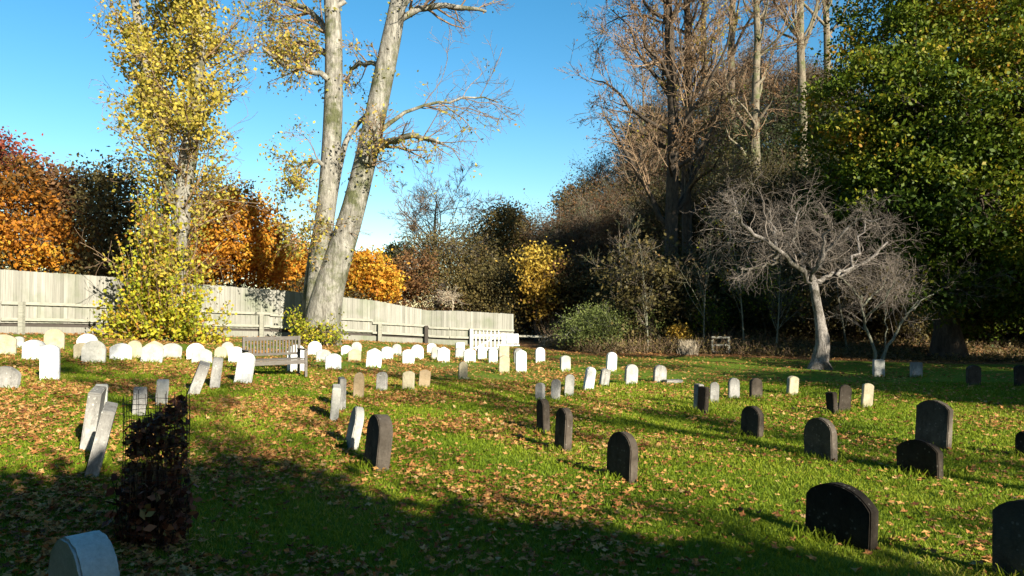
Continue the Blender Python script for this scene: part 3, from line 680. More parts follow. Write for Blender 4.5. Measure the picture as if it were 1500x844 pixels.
def blob_tree(name, label, base, lobes, g, leaf, bark, nleaf, lsize=0.14, clump=0.4, nbr=30, cat='tree', group=None, tr=0.2, shell=0.55, rag=0.25, lpc=26, twig=None, bias=None, stems=0, ntw=5):
    # lobes: list of (centre xyz, (rx, ry, rz)) in world space
    base = np.array(base, float); e = empty(name, base, 0, label, cat, group)
    lob = [(np.array(c)-base, np.array(r)) for c, r in lobes]
    B = Buf(); cm = np.mean([c for c, r in lob], 0)
    z = np.linspace(0, 1, 8)[:, None]
    tp = np.array([cm[0], cm[1], max(cm[2], 0.5)])
    P = (z*np.array([tp[0], tp[1], 0])*z+np.concatenate([0*z, 0*z, z*tp[2]-0.05*(z == 0)], 1)); P[1:-1] += g.normal(0, 0.03*tp[2]**0.5, (6, 3))
    Rr = np.linspace(tr, tr*0.45, 8)
    B.tubes(P[None], flare(P[None], Rr[None], 1.5, 0.8), 8)
    limbs = []
    for c, r in lob:
        k = g.integers(3, 7); s0 = P[k]; q = np.linspace(0, 1, 7)[:, None]
        Q = s0+(c-s0)*q; Q[1:-1] += g.normal(0, 0.06*np.linalg.norm(c-s0)**0.7, (5, 3)); limbs.append(Q)
    LP = np.array(limbs); LR = np.linspace(tr*0.42, tr*0.16, 7)[None].repeat(len(LP), 0); B.tubes(LP, LR, 5)
    B.build('trunk', bark, e)
    B = Buf()
    area = np.array([r[0]*r[2]+r[0]*r[1]+r[1]*r[2] for c, r in lob]); area /= area.sum()
    ncl = max(8, nleaf//lpc); cl = []
    for (c, r), w in zip(lob, area):
        n = max(3, int(ncl*w)); d = g.normal(size=(n, 3)); d /= np.linalg.norm(d, axis=1, keepdims=True)
        rad = (shell+(1-shell)*g.random(n)**0.6)*(1+rag*g.normal(0, 0.5, n))
        q = c+d*rad[:, None]*r; cl.append(q)
        m = min(n, nbr); s0 = c+g.normal(0, 0.12, (m, 3))*r; t = np.linspace(0, 1, 6)[None, :, None]
        Q = s0[:, None]+(q[:m]-s0)[:, None]*t+g.normal(0, 0.05, (m, 6, 3))*np.mean(r)*0.5*(t > 0)
        RR = np.linspace(tr*0.14, 0.007, 6)[None].repeat(m, 0); B.tubes(Q, RR, 3)
        T2, R2 = children(g, Q, RR, ntw, 0.3, 1, 40, 0.45, 4, 0.2, 0.02, 0.6, 0.2, 0.4, 0.005); B.tubes(T2, R2, 3)
    cl = np.concatenate(cl)
    cl = cl[cl[:, 2] > 0.15]
    idx = np.repeat(np.arange(len(cl)), lpc); cr = g.random(len(cl))
    off = g.normal(size=(len(idx), 3))*clump*np.array([1, 1, 0.6])*g.uniform(0.6, 1.2, len(cl))[idx][:, None]
    pos = cl[idx]+off; pos = pos[:, :]; k = pos[:, 2]+base[2] > tz(pos[:, 0]+base[0], pos[:, 1]+base[1])+0.03
    rv = np.clip(cr[idx]*0.55+g.random(len(idx))*0.45, 0, 1)
    if bias is not None: rv = np.clip(rv+bias(pos+base), 0, 1)
    B.leaves(pos[k], lsize, g, 1, rv[k], up=0.6)
    if stems:
        a = g.random(stems)*6.28; t = np.linspace(0, 1, 5)[None, :, None]; cc, rr_ = lob[g.integers(0, len(lob))]
        st = np.stack([np.cos(a)*0.3, np.sin(a)*0.3, a*0], 1); j = g.integers(0, len(cl), stems)
        Q = st[:, None]+(cl[j]-st)[:, None]*t+g.normal(0, 0.05, (stems, 5, 3)); B.tubes(Q, np.linspace(0.02, 0.006, 5)[None].repeat(stems, 0), 3)
    B.build('crown', [twig or bark, leaf], e)
    return e
def lob(px, py, rx, ry, D, depth=1.0, dd=0):
    c = at(px, py, D+dd); s = (D+dd)/F; return (c, (rx*s, (rx+ry)*0.5*s*depth, ry*s))
def gb(px, D):
    x = (px-750)/F*D; return np.array([x, D, float(tz(x, D))])

# --- big double-trunked tree
def double_tree():
    D = 25.8; base = gb(470, D); g = np.random.default_rng(11)
    e = empty('double_trunked_tree', base, 0, 'tall pale-barked tree with two trunks and few leaves beyond the bench', 'tree')
    off = base
    s = D/F
    A, ra = path([(470, 512), (473, 470), (478, 430), (500, 365), (520, 300), (534, 240), (548, 180), (562, 110), (575, 50), (584, 0), (600, -90), (612, -200)], D, [s*29, s*26, s*22.5, s*19, s*17, s*16, s*15.5, s*15, s*14, s*11.5, s*9, s*6], 26)
    Bp, rb = path([(462, 512), (461, 470), (462, 430), (470, 365), (479, 300), (484, 240), (488, 180), (489, 110), (489, 50), (486, 0), (478, -90), (470, -200)], D+0.1, [s*17, s*15, s*14, s*14, s*14, s*14, s*14, s*13, s*12.5, s*11, s*8, s*5], 26)
    Cp, rc = path([(474, 400), (484, 330), (492, 270), (505, 205), (520, 185), (535, 170)], D+0.5, [s*6, s*5, s*5, s*4.5, s*4, s*3], 14)
    Dp, rd = path([(448, 505), (447, 470), (449, 420), (456, 360), (462, 330)], D+0.3, [s*7, s*6, s*5, s*3, s*2], 12)
    B = Buf()
    ra = flare(A, ra, 1.12, 0.5)
    for P_, r_ in ((A, ra), (Bp, rb)): B.tubes(P_-off, r_, 14)
    for P_, r_ in ((Cp, rc), (Dp, rd)): B.tubes(P_-off, r_, 8)
    limbs = [([(580, 35), (600, 18), (630, 8), (660, 5), (690, 12), (712, 17)], [6, 5, 5, 4, 3.5, 2], 0.2),
             ([(536, 232), (552, 215), (575, 205), (600, 200), (625, 205), (650, 212)], [6, 5.5, 5, 4.5, 3, 1.5], -0.4),
             ([(560, 190), (580, 168), (610, 160), (650, 150), (690, 140), (730, 150)], [4, 3, 2.5, 2, 1.5, 1], 0.3),
             ([(486, 95), (470, 70), (450, 62), (430, 70), (405, 85)], [5.5, 5, 4, 3, 2], 0.2),
             ([(485, 120), (465, 105), (440, 100), (415, 95), (385, 70)], [5, 4, 3.5, 3, 1.5], -0.3),
             ([(482, 250), (465, 240), (450, 235), (435, 245), (425, 270)], [3.5, 3, 2.5, 2, 1], -0.3),
             ([(565, 100), (540, 90), (520, 100), (505, 120)], [4, 3.5, 3, 2], 0.3),
             ([(530, 260), (540, 235), (548, 215), (552, 180)], [3, 2.5, 2, 1], -0.5),
             ([(488, 60), (470, 30), (440, 10), (400, -10), (370, -20)], [5, 4.5, 4, 3, 2], 0.5),
             ([(578, 45), (600, -10), (640, -40), (700, -60)], [5, 4, 3, 2], -0.5),
             ([(488, 20), (510, -20), (520, -60)], [4, 3, 2], 0.4),
             ([(478, 330), (465, 320), (450, 330), (440, 350)], [2, 1.6, 1.2, 0.8], -0.5)]
    LP = []; LR = []
    for pts, rr, dd in limbs:
        n = len(pts); P_, r_ = path(pts, D, [q*s for q in rr], 12, [dd*i for i in range(n)]); P_ = P_+0; P_[0, 1:-1] += g.normal(0, 0.06, (10, 3)); B.tubes(P_-off, r_, 7); LP.append(P_[0]); LR.append(r_[0])
    B.build('trunk', M['bark_pale'], e)
    LP = np.array(LP); LR = np.array(LR); B = Buf()
    P2, R2 = children(g, LP, LR, 13, 0.1, 1, 45, 0.5, 6, 0.16, 0.03, 0.5, 0.3, 0.3, 0.012); B.tubes(P2-off, R2, 4)
    P3, R3 = children(g, P2, R2, 5, 0.15, 1, 42, 0.6, 5, 0.17, 0.02, 0.5, 0.3, 0.4, 0.007); B.tubes(P3-off, R3, 3)
    P4, R4 = children(g, P3, R3, 4, 0.15, 1, 42, 0.6, 4, 0.17, 0.0, 0.6, 0.3, 0.5, 0.0055); B.tubes(P4-off, R4, 3)
    # leaf clusters: dense at the upper left, along trunk knots and the right-hand limb
    q = P4.reshape(-1, 3); w = np.ones(len(q)); pxq = 750+F*q[:, 0]/q[:, 1]
    w[pxq < 480] = 3; w[(pxq > 640)] = 0.25; w /= w.sum()
    j0 = g.choice(len(q), 760, p=w); j = np.repeat(j0, 8); c = q[j]+g.normal(0, 0.17, (len(j), 3))
    B.leaves(c-off, 0.125, g, 1)
    # epicormic shoots hugging the trunks
    for P_, r_ in ((A, ra), (Bp, rb)):
        n = 700; f = g.random(n)**1.0*(P_.shape[1]-2); i = f.astype(int); fr = (f-i)[:, None]; c = P_[0, i]*(1-fr)+P_[0, i+1]*fr
        kk = (np.sin(c[:, 2]*2.1)+np.sin(c[:, 2]*5.3+1)) > 0.5; c = c[kk]; rr = r_[0, i][kk]
        d = g.normal(size=(len(c), 3)); d[:, 2] *= 0.3; d /= np.linalg.norm(d, axis=1, keepdims=True); c = c+d*(rr+g.uniform(0.02, 0.22, len(c)))[:, None]
        B.leaves(c-off, 0.13, g, 1, rnd=g.random(len(c))*0.5)
    B.build('crown', [M['twig_red'], L['yellow']], e)
    # shrub at its foot
    b = gb(480, D-0.9); blob_tree('low_shrub', 'small orange and green shrub at the foot of the double-trunked tree', b, [lob(475, 492, 26, 20, D-0.9), lob(448, 488, 18, 26, D-0.7), lob(438, 470, 14, 24, D+0.4)], g, L['yellowgreen'], M['twig_red'], 1700, 0.11, 0.14, 14, 'shrub', tr=0.03, rag=0.4, lpc=9)
double_tree()

# --- ivy/lime tree on the left
def lime_tree():
    D = 22.3; base = gb(252, D); g = np.random.default_rng(5); s = D/F
    e = empty('shoot_covered_tree', base, 0, 'tall tree on the left thickly covered in yellow leafy shoots', 'tree'); off = base
    A, ra = path([(250, 512), (252, 470), (256, 420), (262, 350), (268, 290), (275, 230), (285, 180), (290, 110), (292, 40), (294, -60), (300, -180)], D, [s*q for q in (22, 18, 14, 13, 13, 13, 12, 10, 9, 7, 5)], 24)
    Bp, rb = path([(250, 300), (242, 250), (234, 205), (228, 160), (222, 120), (208, 90), (203, 40), (195, -20), (185, -120)], D-0.3, [s*q for q in (7, 8, 8, 7, 6.5, 6, 6, 5, 4)], 18)
    Cp, rc = path([(245, 510), (238, 440), (240, 360), (245, 300)], D+0.3, [s*q for q in (10, 8, 6, 4)], 10)
    B = Buf()
    for P_, r_ in ((A, flare(A, ra, 1.3, 0.6)), (Bp, rb), (Cp, rc)): B.tubes(P_-off, r_, 10)
    B.build('trunk', M['bark_pale'], e)
    LP = [A[0][np.linspace(0, 23, 18).astype(int)], Bp[0]]; LR = [ra[0][np.linspace(0, 23, 18).astype(int)], rb[0]]
    LP = np.array(LP); LR = np.array(LR); B = Buf()
    P2, R2 = children(g, LP[:1], LR[:1]*0.5, 76, 0.16, 1, 60, 0.18, 7, 0.15, 0.06, 0.35, 0.1, 0.3, 0.012)
    P2b, R2b = children(g, LP[1:], LR[1:]*0.6, 26, 0.2, 1, 55, 0.2, 7, 0.15, 0.10, 0.4, 0.1, 0.3, 0.012)
    P2 = np.concatenate([P2, P2b]); R2 = np.concatenate([R2, R2b]); B.tubes(P2-off, R2, 4)
    P3, R3 = children(g, P2, R2, 6, 0.1, 1, 45, 0.5, 5, 0.18, 0.02, 0.5, 0.3, 0.4, 0.007); B.tubes(P3-off, R3, 3)
    P4, R4 = children(g, P3, R3, 3, 0.1, 1, 45, 0.7, 4, 0.18, -0.02, 0.5, 0.3, 0.4, 0.0055); B.tubes(P4-off, R4, 3)
    q = np.concatenate([P3.reshape(-1, 3), P2.reshape(-1, 3)]); pxq = 750+F*q[:, 0]/q[:, 1]
    cx = 245.0; pyq = 450-F*(q[:, 2]-CH)/q[:, 1]; w = np.exp(-((pxq-cx)/85)**4)+0.03; w *= np.interp(pyq, [150, 230, 330, 420], [1, 0.4, 0.35, 0.8])*np.where((np.abs(pxq-265) < 16) & (pyq > 190), 0.25, 1); w /= w.sum()
    cj = g.choice(len(q), 2600, p=w); cc = q[cj]; idx = np.repeat(np.arange(len(cc)), 9)
    c = cc[idx]+g.normal(0, 0.17, (len(idx), 3)); B.leaves(c-off, 0.115, g, 1, np.clip(0.12+g.random(len(cc))[idx]*0.4+g.random(len(idx))*0.4, 0, 1), up=0.2, asp=0.8)
    B.build('crown', [M['twig_red'], L['yellow']], e)
    # dense skirt of shoots at the base
    B = Buf(); n = 260; a = g.random(n)*6.28
    pxs = g.normal(243, 36, n); st = np.stack([(pxs-750)/F*D, D-0.2+g.normal(0, 0.45, n), 0*pxs], 1); st[:, 2] = tz(st[:, 0], st[:, 1])
    st[:, :2] = st[:, :2]*0.45+base[:2]*0.55
    en = np.stack([(pxs-750)/F*D, D-0.25+g.normal(0, 0.6, n), base[2]+g.uniform(0.3, 5.8, n)*np.clip(1.2-np.abs(pxs-243)/62, 0.25, 1)], 1)
    t = np.linspace(0, 1, 7)[None, :, None]; P = st[:, None]*(1-t)+en[:, None]*t; P[:, :, :2] = st[:, None, :2]+(en-st)[:, None, :2]*np.sqrt(t); P[:, 1:] += g.normal(0, 0.03, (n, 6, 3))
    B.tubes(P-off, np.linspace(0.012, 0.005, 7)[None].repeat(n, 0), 3)
    ii = g.integers(0, n, 12500); tt = g.uniform(0.12, 1.05, 12500); f = np.clip(tt*6, 0, 5.999); i = f.astype(int); fr = (f-i)[:, None]
    c = P[ii, i]*(1-fr)+P[ii, i+1]*fr+g.normal(0, 0.09, (12500, 3)); sr = g.random(n)
    B.leaves(c-off, 0.115, g, 1, np.clip(sr[ii]*0.5+g.random(12500)*0.5+0.15, 0, 1), asp=0.8)
    B.build('basal_shoots', [M['twig_red'], L['yellowgreen']], e)
lime_tree()

# --- old apple tree and small forked tree
def apple():
    D = 21.0; base = gb(1198, D); g = np.random.default_rng(21); s = D/F; off = base
    e = empty('old_apple_tree', base, 0, 'gnarled bare old tree with pale flaking bark and tangled crown at the lawn edge', 'tree')
    T, tr_ = path([(1201, 548), (1202, 520), (1206, 495), (1200, 465), (1196, 440), (1190, 412)], D, [s*q for q in (15, 11.5, 9.5, 7, 6.5, 6)], 16)
    T = T.copy(); T[0, 2:, 0] += 0.02*np.sin(np.arange(14)*1.1); T[0, 2:, 1] += 0.04*np.cos(np.arange(14)*0.9)
    B = Buf(); trf = flare(T, tr_, 1.5, 0.5); trf = trf*(1+0.05*np.sin(np.arange(16)*2.3))[None]; B.tubes(T-off, trf, 12)
    limbs = [([(1191, 415), (1178, 398), (1160, 385), (1140, 372), (1118, 350), (1095, 340), (1085, 322), (1068, 312)], [6.5, 6, 5, 4.5, 4.5, 4, 3.5, 2.5], -0.15),
             ([(1192, 412), (1205, 405), (1225, 405), (1250, 395), (1275, 370), (1300, 355)], [6, 5, 4.5, 4, 3, 2], 0.15),
             ([(1190, 412), (1195, 395), (1205, 370), (1212, 345), (1218, 325)], [5, 4, 3.5, 2.5, 1.5], -0.3),
             ([(1186, 408), (1180, 385), (1170, 360), (1165, 330), (1172, 305)], [5, 4, 3, 2.5, 1.5], 0.3),
             ([(1085, 322), (1082, 305), (1072, 295), (1060, 290)], [3, 2.5, 2, 1], 0),
             ([(1140, 372), (1130, 385), (1110, 395), (1085, 395)], [3, 2.5, 2, 1], -0.2),
             ([(1225, 405), (1250, 385), (1262, 350), (1268, 320)], [4, 3, 2, 1.2], 0.4),
             ([(1194, 410), (1200, 385), (1230, 350), (1255, 330), (1290, 320)], [4, 3.5, 3, 2, 1], -0.4),
             ([(1140, 372), (1138, 350), (1130, 330), (1125, 305)], [3.5, 3, 2, 1], 0.5)]
    LP = []; LR = []
    for pts, rr, dd in limbs:
        P_, r_ = path(pts, D, [q*s*0.72 for q in rr], 12, [dd*i for i in range(len(pts))]); P_[0, 1:-1] += g.normal(0, 0.07, (10, 3)); B.tubes(P_-off, r_, 7); LP.append(P_[0]); LR.append(r_[0])
    B.build('trunk', M['bark_apple'], e)
    LP = np.array(LP); LR = np.array(LR); B = Buf()
    P2, R2 = children(g, LP, LR, 12, 0.15, 1, 52, 0.45, 7, 0.26, 0.03, 0.42, 0.2, 0.3, 0.006); B.tubes(P2-off, R2, 4)
    P3, R3 = children(g, P2, R2, 7, 0.1, 1, 55, 0.6, 5, 0.28, -0.07, 0.5, 0.2, 0.4, 0.003); B.tubes(P3-off, R3, 3)
    P4, R4 = children(g, P3, R3, 4, 0.1, 1, 50, 0.75, 4, 0.25, -0.10, 0.6, 0.2, 0.5, 0.0024)
    k = P4[:, -1, 2] > off[2]+1.55; P4 = P4[k]; R4 = R4[k]; B.tubes(P4-off, R4, 3)
    B.build('crown', M['twig_grey'], e)
    # forked small tree
    D = 22.0; base = gb(1288, D); s = D/F; off = base
    e = empty('forked_small_tree', base, 0, 'small tree with two thin pale stems in a V and fine twigs', 'tree'); B = Buf(); LP = []; LR = []
    for pts, rr, dd in [([(1286, 540), (1283, 520), (1275, 495), (1267, 470), (1262, 450), (1262, 432)], [4.5, 4, 3.2, 3, 2.6, 2], 0),
                        ([(1290, 540), (1294, 520), (1303, 500), (1316, 482), (1326, 462), (1345, 440)], [4.5, 4, 3.4, 3, 2.4, 1.5], 0.05),
                        ([(1262, 450), (1275, 435), (1290, 425), (1300, 400)], [2.4, 2.2, 1.8, 1], 0.2),
                        ([(1262, 440), (1250, 425), (1235, 405), (1215, 400)], [2, 1.6, 1.2, 0.8], -0.3),
                        ([(1268, 465), (1283, 450), (1300, 435), (1310, 410)], [2.2, 2, 1.5, 1], -0.3),
                        ([(1326, 462), (1350, 440), (1375, 425), (1395, 420)], [2, 1.6, 1.2, 0.8], 0.2),
                        ([(1297, 510), (1298, 480), (1296, 450), (1300, 420)], [1.5, 1.3, 1, 0.8], 0.2)]:
        P_, r_ = path(pts, D, [q*s*0.62 for q in rr], 10, [dd*i for i in range(len(pts))]); P_[0, 1:-1] += g.normal(0, 0.02, (8, 3)); B.tubes(P_-off, r_, 7); LP.append(P_[0]); LR.append(r_[0])
    B.build('trunk', M['bark_green'], e); LP = np.array(LP); LR = np.array(LR); B = Buf()
    P2, R2 = children(g, LP, LR, 9, 0.45, 1, 50, 0.65, 6, 0.15, 0.05, 0.55, 0.2, 0.3, 0.007); B.tubes(P2-off, R2, 3)
    P3, R3 = children(g, P2, R2, 6, 0.1, 1, 40, 0.6, 5, 0.17, -0.02, 0.5, 0.2, 0.4, 0.004); B.tubes(P3-off, R3, 3)
    P4, R4 = children(g, P3, R3, 4, 0.1, 1, 40, 0.6, 4, 0.17, -0.05, 0.5, 0.2, 0.4, 0.0035); B.tubes(P4-off, R4, 3)
    q = P4.reshape(-1, 3); q = q[g.integers(0, len(q), 900)]; B.leaves(q-off, 0.05, g, 1)
    B.build('crown', [M['twig_grey'], L['olive']], e)
apple()

# --- big green tree on the right
def green_tree():
    D = 25.0; g = np.random.default_rng(31); base = gb(1388, D)
    lb = [lob(1400, 30, 150, 110, D, 1, 1), lob(1500, -40, 170, 120, D, 1, 1), lob(1290, 150, 95, 80, D, 1.1, 0), lob(1390, 180, 130, 100, D, 1, -1.5), lob(1490, 160, 120, 110, D, 1, -2),
          lob(1250, 230, 70, 60, D, 1.1, 1), lob(1330, 280, 90, 70, D, 1, -1.5), lob(1440, 290, 110, 80, D, 1, -2.5), lob(1540, 300, 110, 100, D, 1, -1), lob(1400, 380, 80, 60, D, 1, -1.5),
          lob(1490, 400, 90, 60, D, 1, -1.5), lob(1570, 120, 120, 150, D, 1, 1), lob(1375, 430, 45, 28, D, 1, -2), lob(1440, 460, 70, 34, D, 1, 0.5), lob(1225, 300, 55, 30, D, 1, 2.5), lob(1330, 70, 60, 60, D, 1, 0)]
    def bias(p):                      # some lobes have turned more yellow
        px = 750+F*p[:, 0]/p[:, 1]; return 0.25*np.sin(p[:, 0]*1.3+p[:, 2]*0.9)*np.cos(p[:, 2]*0.8) + np.clip((p[:, 2]-8)*0.03, -0.1, 0.18)
    blob_tree('green_sycamore', 'huge dense green tree with yellowing patches filling the right side', base, lb, g, L['green'], M['bark_dark'], 180000, 0.15, 0.33, 26, tr=0.45, shell=0.75, rag=0.32, lpc=100, bias=bias, ntw=3)
green_tree()

# --- autumn trees beyond the board fence
g = np.random.default_rng(77)
blob_tree('maple_tree', 'orange and yellow autumn tree beyond the fence at the far left', gb(25, 32), [lob(20, 320, 75, 60, 32), lob(-40, 300, 70, 70, 32), lob(60, 360, 60, 40, 31), lob(30, 260, 35, 30, 33), lob(-60, 380, 90, 50, 32)], g, L['orange'], M['bark_brown'], 17000, 0.20, 0.33, 16, bias=lambda p: np.clip((4.6-p[:, 2])*0.15, -0.5, 0.5), tr=0.22, rag=0.35)
blob_tree('maple_tree', 'dark red thinning treetop rising above the far left edge', gb(-10, 37), [lob(5, 225, 45, 28, 37), lob(35, 250, 30, 16, 37), lob(-40, 240, 50, 50, 37)], g, L['red'], M['bark_dark'], 3200, 0.22, 0.45, 26, tr=0.16, rag=0.5, lpc=12)
blob_tree('oak_tree', 'brown and olive tree beyond the fence between the orange ones', gb(105, 34), [lob(100, 320, 55, 60, 34), lob(130, 370, 55, 40, 34), lob(80, 280, 35, 35, 34)], g, L['rust'], M['bark_dark'], 12000, 0.2, 0.4, 24, tr=0.18, rag=0.35)
blob_tree('oak_tree', 'dark thin-leaved tree just left of the yellow shoot-covered trunk', gb(175, 31), [lob(170, 300, 48, 55, 31), lob(200, 350, 50, 50, 31), lob(150, 270, 30, 25, 31), lob(160, 390, 40, 30, 31)], g, L['olive'], M['bark_dark'], 9000, 0.17, 0.4, 30, tr=0.16, rag=0.45, lpc=16)
blob_tree('beech_tree', 'large deep orange tree beyond the fence between the two tall trunks', gb(350, 34), [lob(345, 345, 68, 62, 34), lob(300, 370, 45, 45, 34), lob(395, 375, 38, 45, 34), lob(335, 305, 40, 30, 34)], g, L['orange'], M['bark_dark'], 24000, 0.17, 0.32, 24, tr=0.2, rag=0.4, bias=lambda p: 0.12)
blob_tree('beech_tree', 'small orange tree just left of the double trunk', gb(425, 38), [lob(425, 398, 34, 34, 38), lob(445, 385, 26, 24, 38)], g, L['orange'], M['bark_dark'], 6000, 0.2, 0.3, 12, tr=0.14, bias=lambda p: 0.15)
blob_tree('beech_tree', 'golden orange tree just right of the double trunk', gb(535, 38), [lob(535, 405, 40, 36, 38), lob(515, 400, 28, 34, 38), lob(560, 418, 26, 24, 38)], g, L['orange'], M['bark_dark'], 9000, 0.2, 0.28, 12, tr=0.14, bias=lambda p: 0.3)
blob_tree('hazel_tree', 'brown shrubby tree right beside the golden orange one', gb(590, 40), [lob(585, 420, 26, 36, 40), lob(608, 400, 30, 34, 40)], g, L['rust'], M['bark_dark'], 5000, 0.16, 0.35, 20, tr=0.1, rag=0.4)
blob_tree('conifer_tree', 'small dark tree far behind the golden orange one', gb(580, 60), [lob(582, 375, 18, 20, 60), lob(570, 385, 14, 16, 60)], g, L['darkgreen'], M['bark_dark'], 2500, 0.25, 0.35, 8, tr=0.14)
blob_tree('willow_thicket', 'broad olive-brown thicket behind the middle of the board fence', gb(640, 42), [lob(620, 385, 48, 40, 42), lob(665, 375, 52, 42, 42), lob(640, 425, 70, 32, 41), lob(700, 410, 48, 50, 42)], g, L['olive'], M['twig_grey'], 24000, 0.13, 0.38, 55, 'thicket', tr=0.14, rag=0.45, lpc=20, ntw=8)
blob_tree('pale_dead_shrub', 'pale straw-coloured dead stems just above the board fence', gb(662, 36), [lob(662, 436, 22, 16, 36)], g, L['dead'], M['twig_pale'], 200, 0.06, 0.3, 90, 'shrub', tr=0.04, rag=0.4, lpc=4, ntw=6)
blob_tree('oak_tree', 'rounded olive tree crowning the skyline left of the hill', gb(738, 47), [lob(738, 345, 42, 40, 47), lob(725, 380, 50, 40, 47), lob(760, 375, 38, 36, 47), lob(745, 320, 22, 18, 47)], g, L['olive'], M['bark_dark'], 20000, 0.18, 0.38, 30, tr=0.2, rag=0.4, bias=lambda p: 0.05)
blob_tree('oak_tree', 'brown-green tree in front of the rounded olive one', gb(700, 40), [lob(705, 440, 48, 42, 40), lob(735, 425, 40, 45, 40)], g, L['olive'], M['bark_dark'], 12000, 0.15, 0.35, 40, tr=0.12, rag=0.4, bias=lambda p: -0.1)
blob_tree('golden_maple', 'bright golden yellow slender tree in front of the dark wood', gb(785, 37), [lob(780, 385, 24, 20, 37), lob(785, 415, 22, 26, 37), lob(795, 445, 20, 22, 37), lob(800, 372, 18, 12, 37)], g, L['gold'], M['bark_dark'], 4200, 0.16, 0.30, 40, tr=0.09, rag=0.8, lpc=10, bias=lambda p: np.clip((p[:, 2]-2.6)*0.22, -0.4, 0.4))
blob_tree('shrubby_maple', 'darker golden-brown tree right of the bright golden one', gb(835, 38), [lob(835, 420, 42, 45, 38), lob(815, 460, 40, 28, 38), lob(860, 455, 40, 32, 38)], g, L['rust'], M['bark_dark'], 9000, 0.17, 0.35, 36, tr=0.12, rag=0.45, bias=lambda p: 0.1)
blob_tree('light_green_bush', 'rounded light green bush at the back edge of the lawn', gb(868, 29.5), [lob(868, 473, 40, 26, 29.5), lob(845, 485, 26, 20, 29.5), lob(895, 480, 25, 24, 29.5), lob(868, 498, 40, 20, 29.5)], g, L['lightgreen'], M['bark_green'], 9000, 0.085, 0.18, 30, 'bush', tr=0.06, rag=0.35, lpc=14)
blob_tree('yellow_bush', 'small golden yellow bush under the tall bare trees', gb(996, 29.0), [lob(993, 487, 15, 12, 29), lob(1004, 496, 13, 13, 29)], g, L['gold'], M['bark_dark'], 900, 0.11, 0.14, 10, 'bush', tr=0.03, lpc=9)
blob_tree('oak_tree', 'dark-topped tree with brown crown on the hill skyline', gb(850, 56), [lob(848, 300, 28, 34, 56), lob(838, 325, 30, 40, 56), lob(870, 310, 28, 34, 56)], g, L['olive'], M['bark_dark'], 11000, 0.2, 0.4, 20, tr=0.2, rag=0.35, bias=lambda p: 0.12)
bare_tree('bare_oak', 'leafless crooked tree standing above the thicket in the centre', gb(640, 50), 8.6, 0.26, np.random.default_rng(8), M['bark_brown'], M['twig_red'], spread=1.9, nl=(16, 7, 6, 5), t0=0.5, up=0.03, fine=0.011, ang=55)

blob_tree('hedgerow', 'long dark hedge running behind the board fence under the autumn trees', gb(200, 31), [lob(-60+k*62, 392+k*5.5, 48, 34, 30+k*0.8) for k in range(10)], g, L['olive'], M['bark_dark'], 16000, 0.15, 0.3, 20, 'hedge', tr=0.1, rag=0.3, bias=lambda p: -0.15)
# --- woodland on the hill: a handful of models, copied
def copy_thing(e, loc, rz, sc_, label, group):
    c = e.copy(); C.objects.link(c); c.location = [float(v) for v in loc]; c.rotation_euler = (0, 0, rz); c.scale = (sc_,)*3
    c['label'] = label; c['group'] = group
    for ch in e.children:
        d = ch.copy(); C.objects.link(d); d.parent = c
    return c
G1 = 'woodland trees massed on the hillside'
def wl(px, D, h, r):
    b = gb(px, D); return b, [(b+np.array([0, 0, h*0.55]), (r, r, h*0.32)), (b+np.array([r*0.5, 0.2, h*0.75]), (r*0.7, r*0.7, h*0.22)), (b+np.array([-r*0.5, -0.3, h*0.66]), (r*0.7, r*0.7, h*0.24)), (b+np.array([0.1, -0.4, h*0.3]), (r*0.9, r*0.9, h*0.22))]
b, lb = wl(905, 50, 8.5, 2.6); pA = blob_tree('woodland_tree', 'dusky olive-leaved tree in the massed hillside wood', b, lb, g, L['olive'], M['bark_dark'], 15000, 0.14, 0.36, 60, group=G1, tr=0.2, rag=0.5, lpc=14, ntw=7, twig=M['bark_brown'], bias=lambda p: -0.3)
b, lb = wl(960, 52, 8.5, 2.6); pB = blob_tree('woodland_tree', 'rust-brown leaved tree in the massed hillside wood', b, lb, g, L['rust'], M['bark_dark'], 7000, 0.13, 0.36, 90, group=G1, tr=0.2, rag=0.5, lpc=8, ntw=9, twig=M['bark_brown'], bias=lambda p: -0.25)
b, lb = wl(1040, 44, 8.0, 2.6); pC = blob_tree('woodland_tree', 'dark evergreen tree in the massed hillside wood', b, lb, g, L['darkgreen'], M['bark_dark'], 15000, 0.15, 0.36, 50, group=G1, tr=0.2, rag=0.45, lpc=16, ntw=6)
b = gb(925, 40); pD = blob_tree('understorey_bush', 'dark leafy bush at the foot of the hillside wood', b, [(b+np.array([0, 0, 1.3]), (1.8, 1.4, 1.3)), (b+np.array([0.8, 0, 2.2]), (1.2, 1.2, 1.1))], g, L['olive'], M['bark_dark'], 7000, 0.13, 0.3, 50, 'bush', group='bushes at the foot of the wood', tr=0.07, rag=0.45, bias=lambda p: -0.15, stems=30, ntw=7)
names = {0: ('dusky olive-leaved tree in the massed hillside wood', pA), 1: ('rust-brown leaved tree in the massed hillside wood', pB), 2: ('dark evergreen tree in the massed hillside wood', pC)}
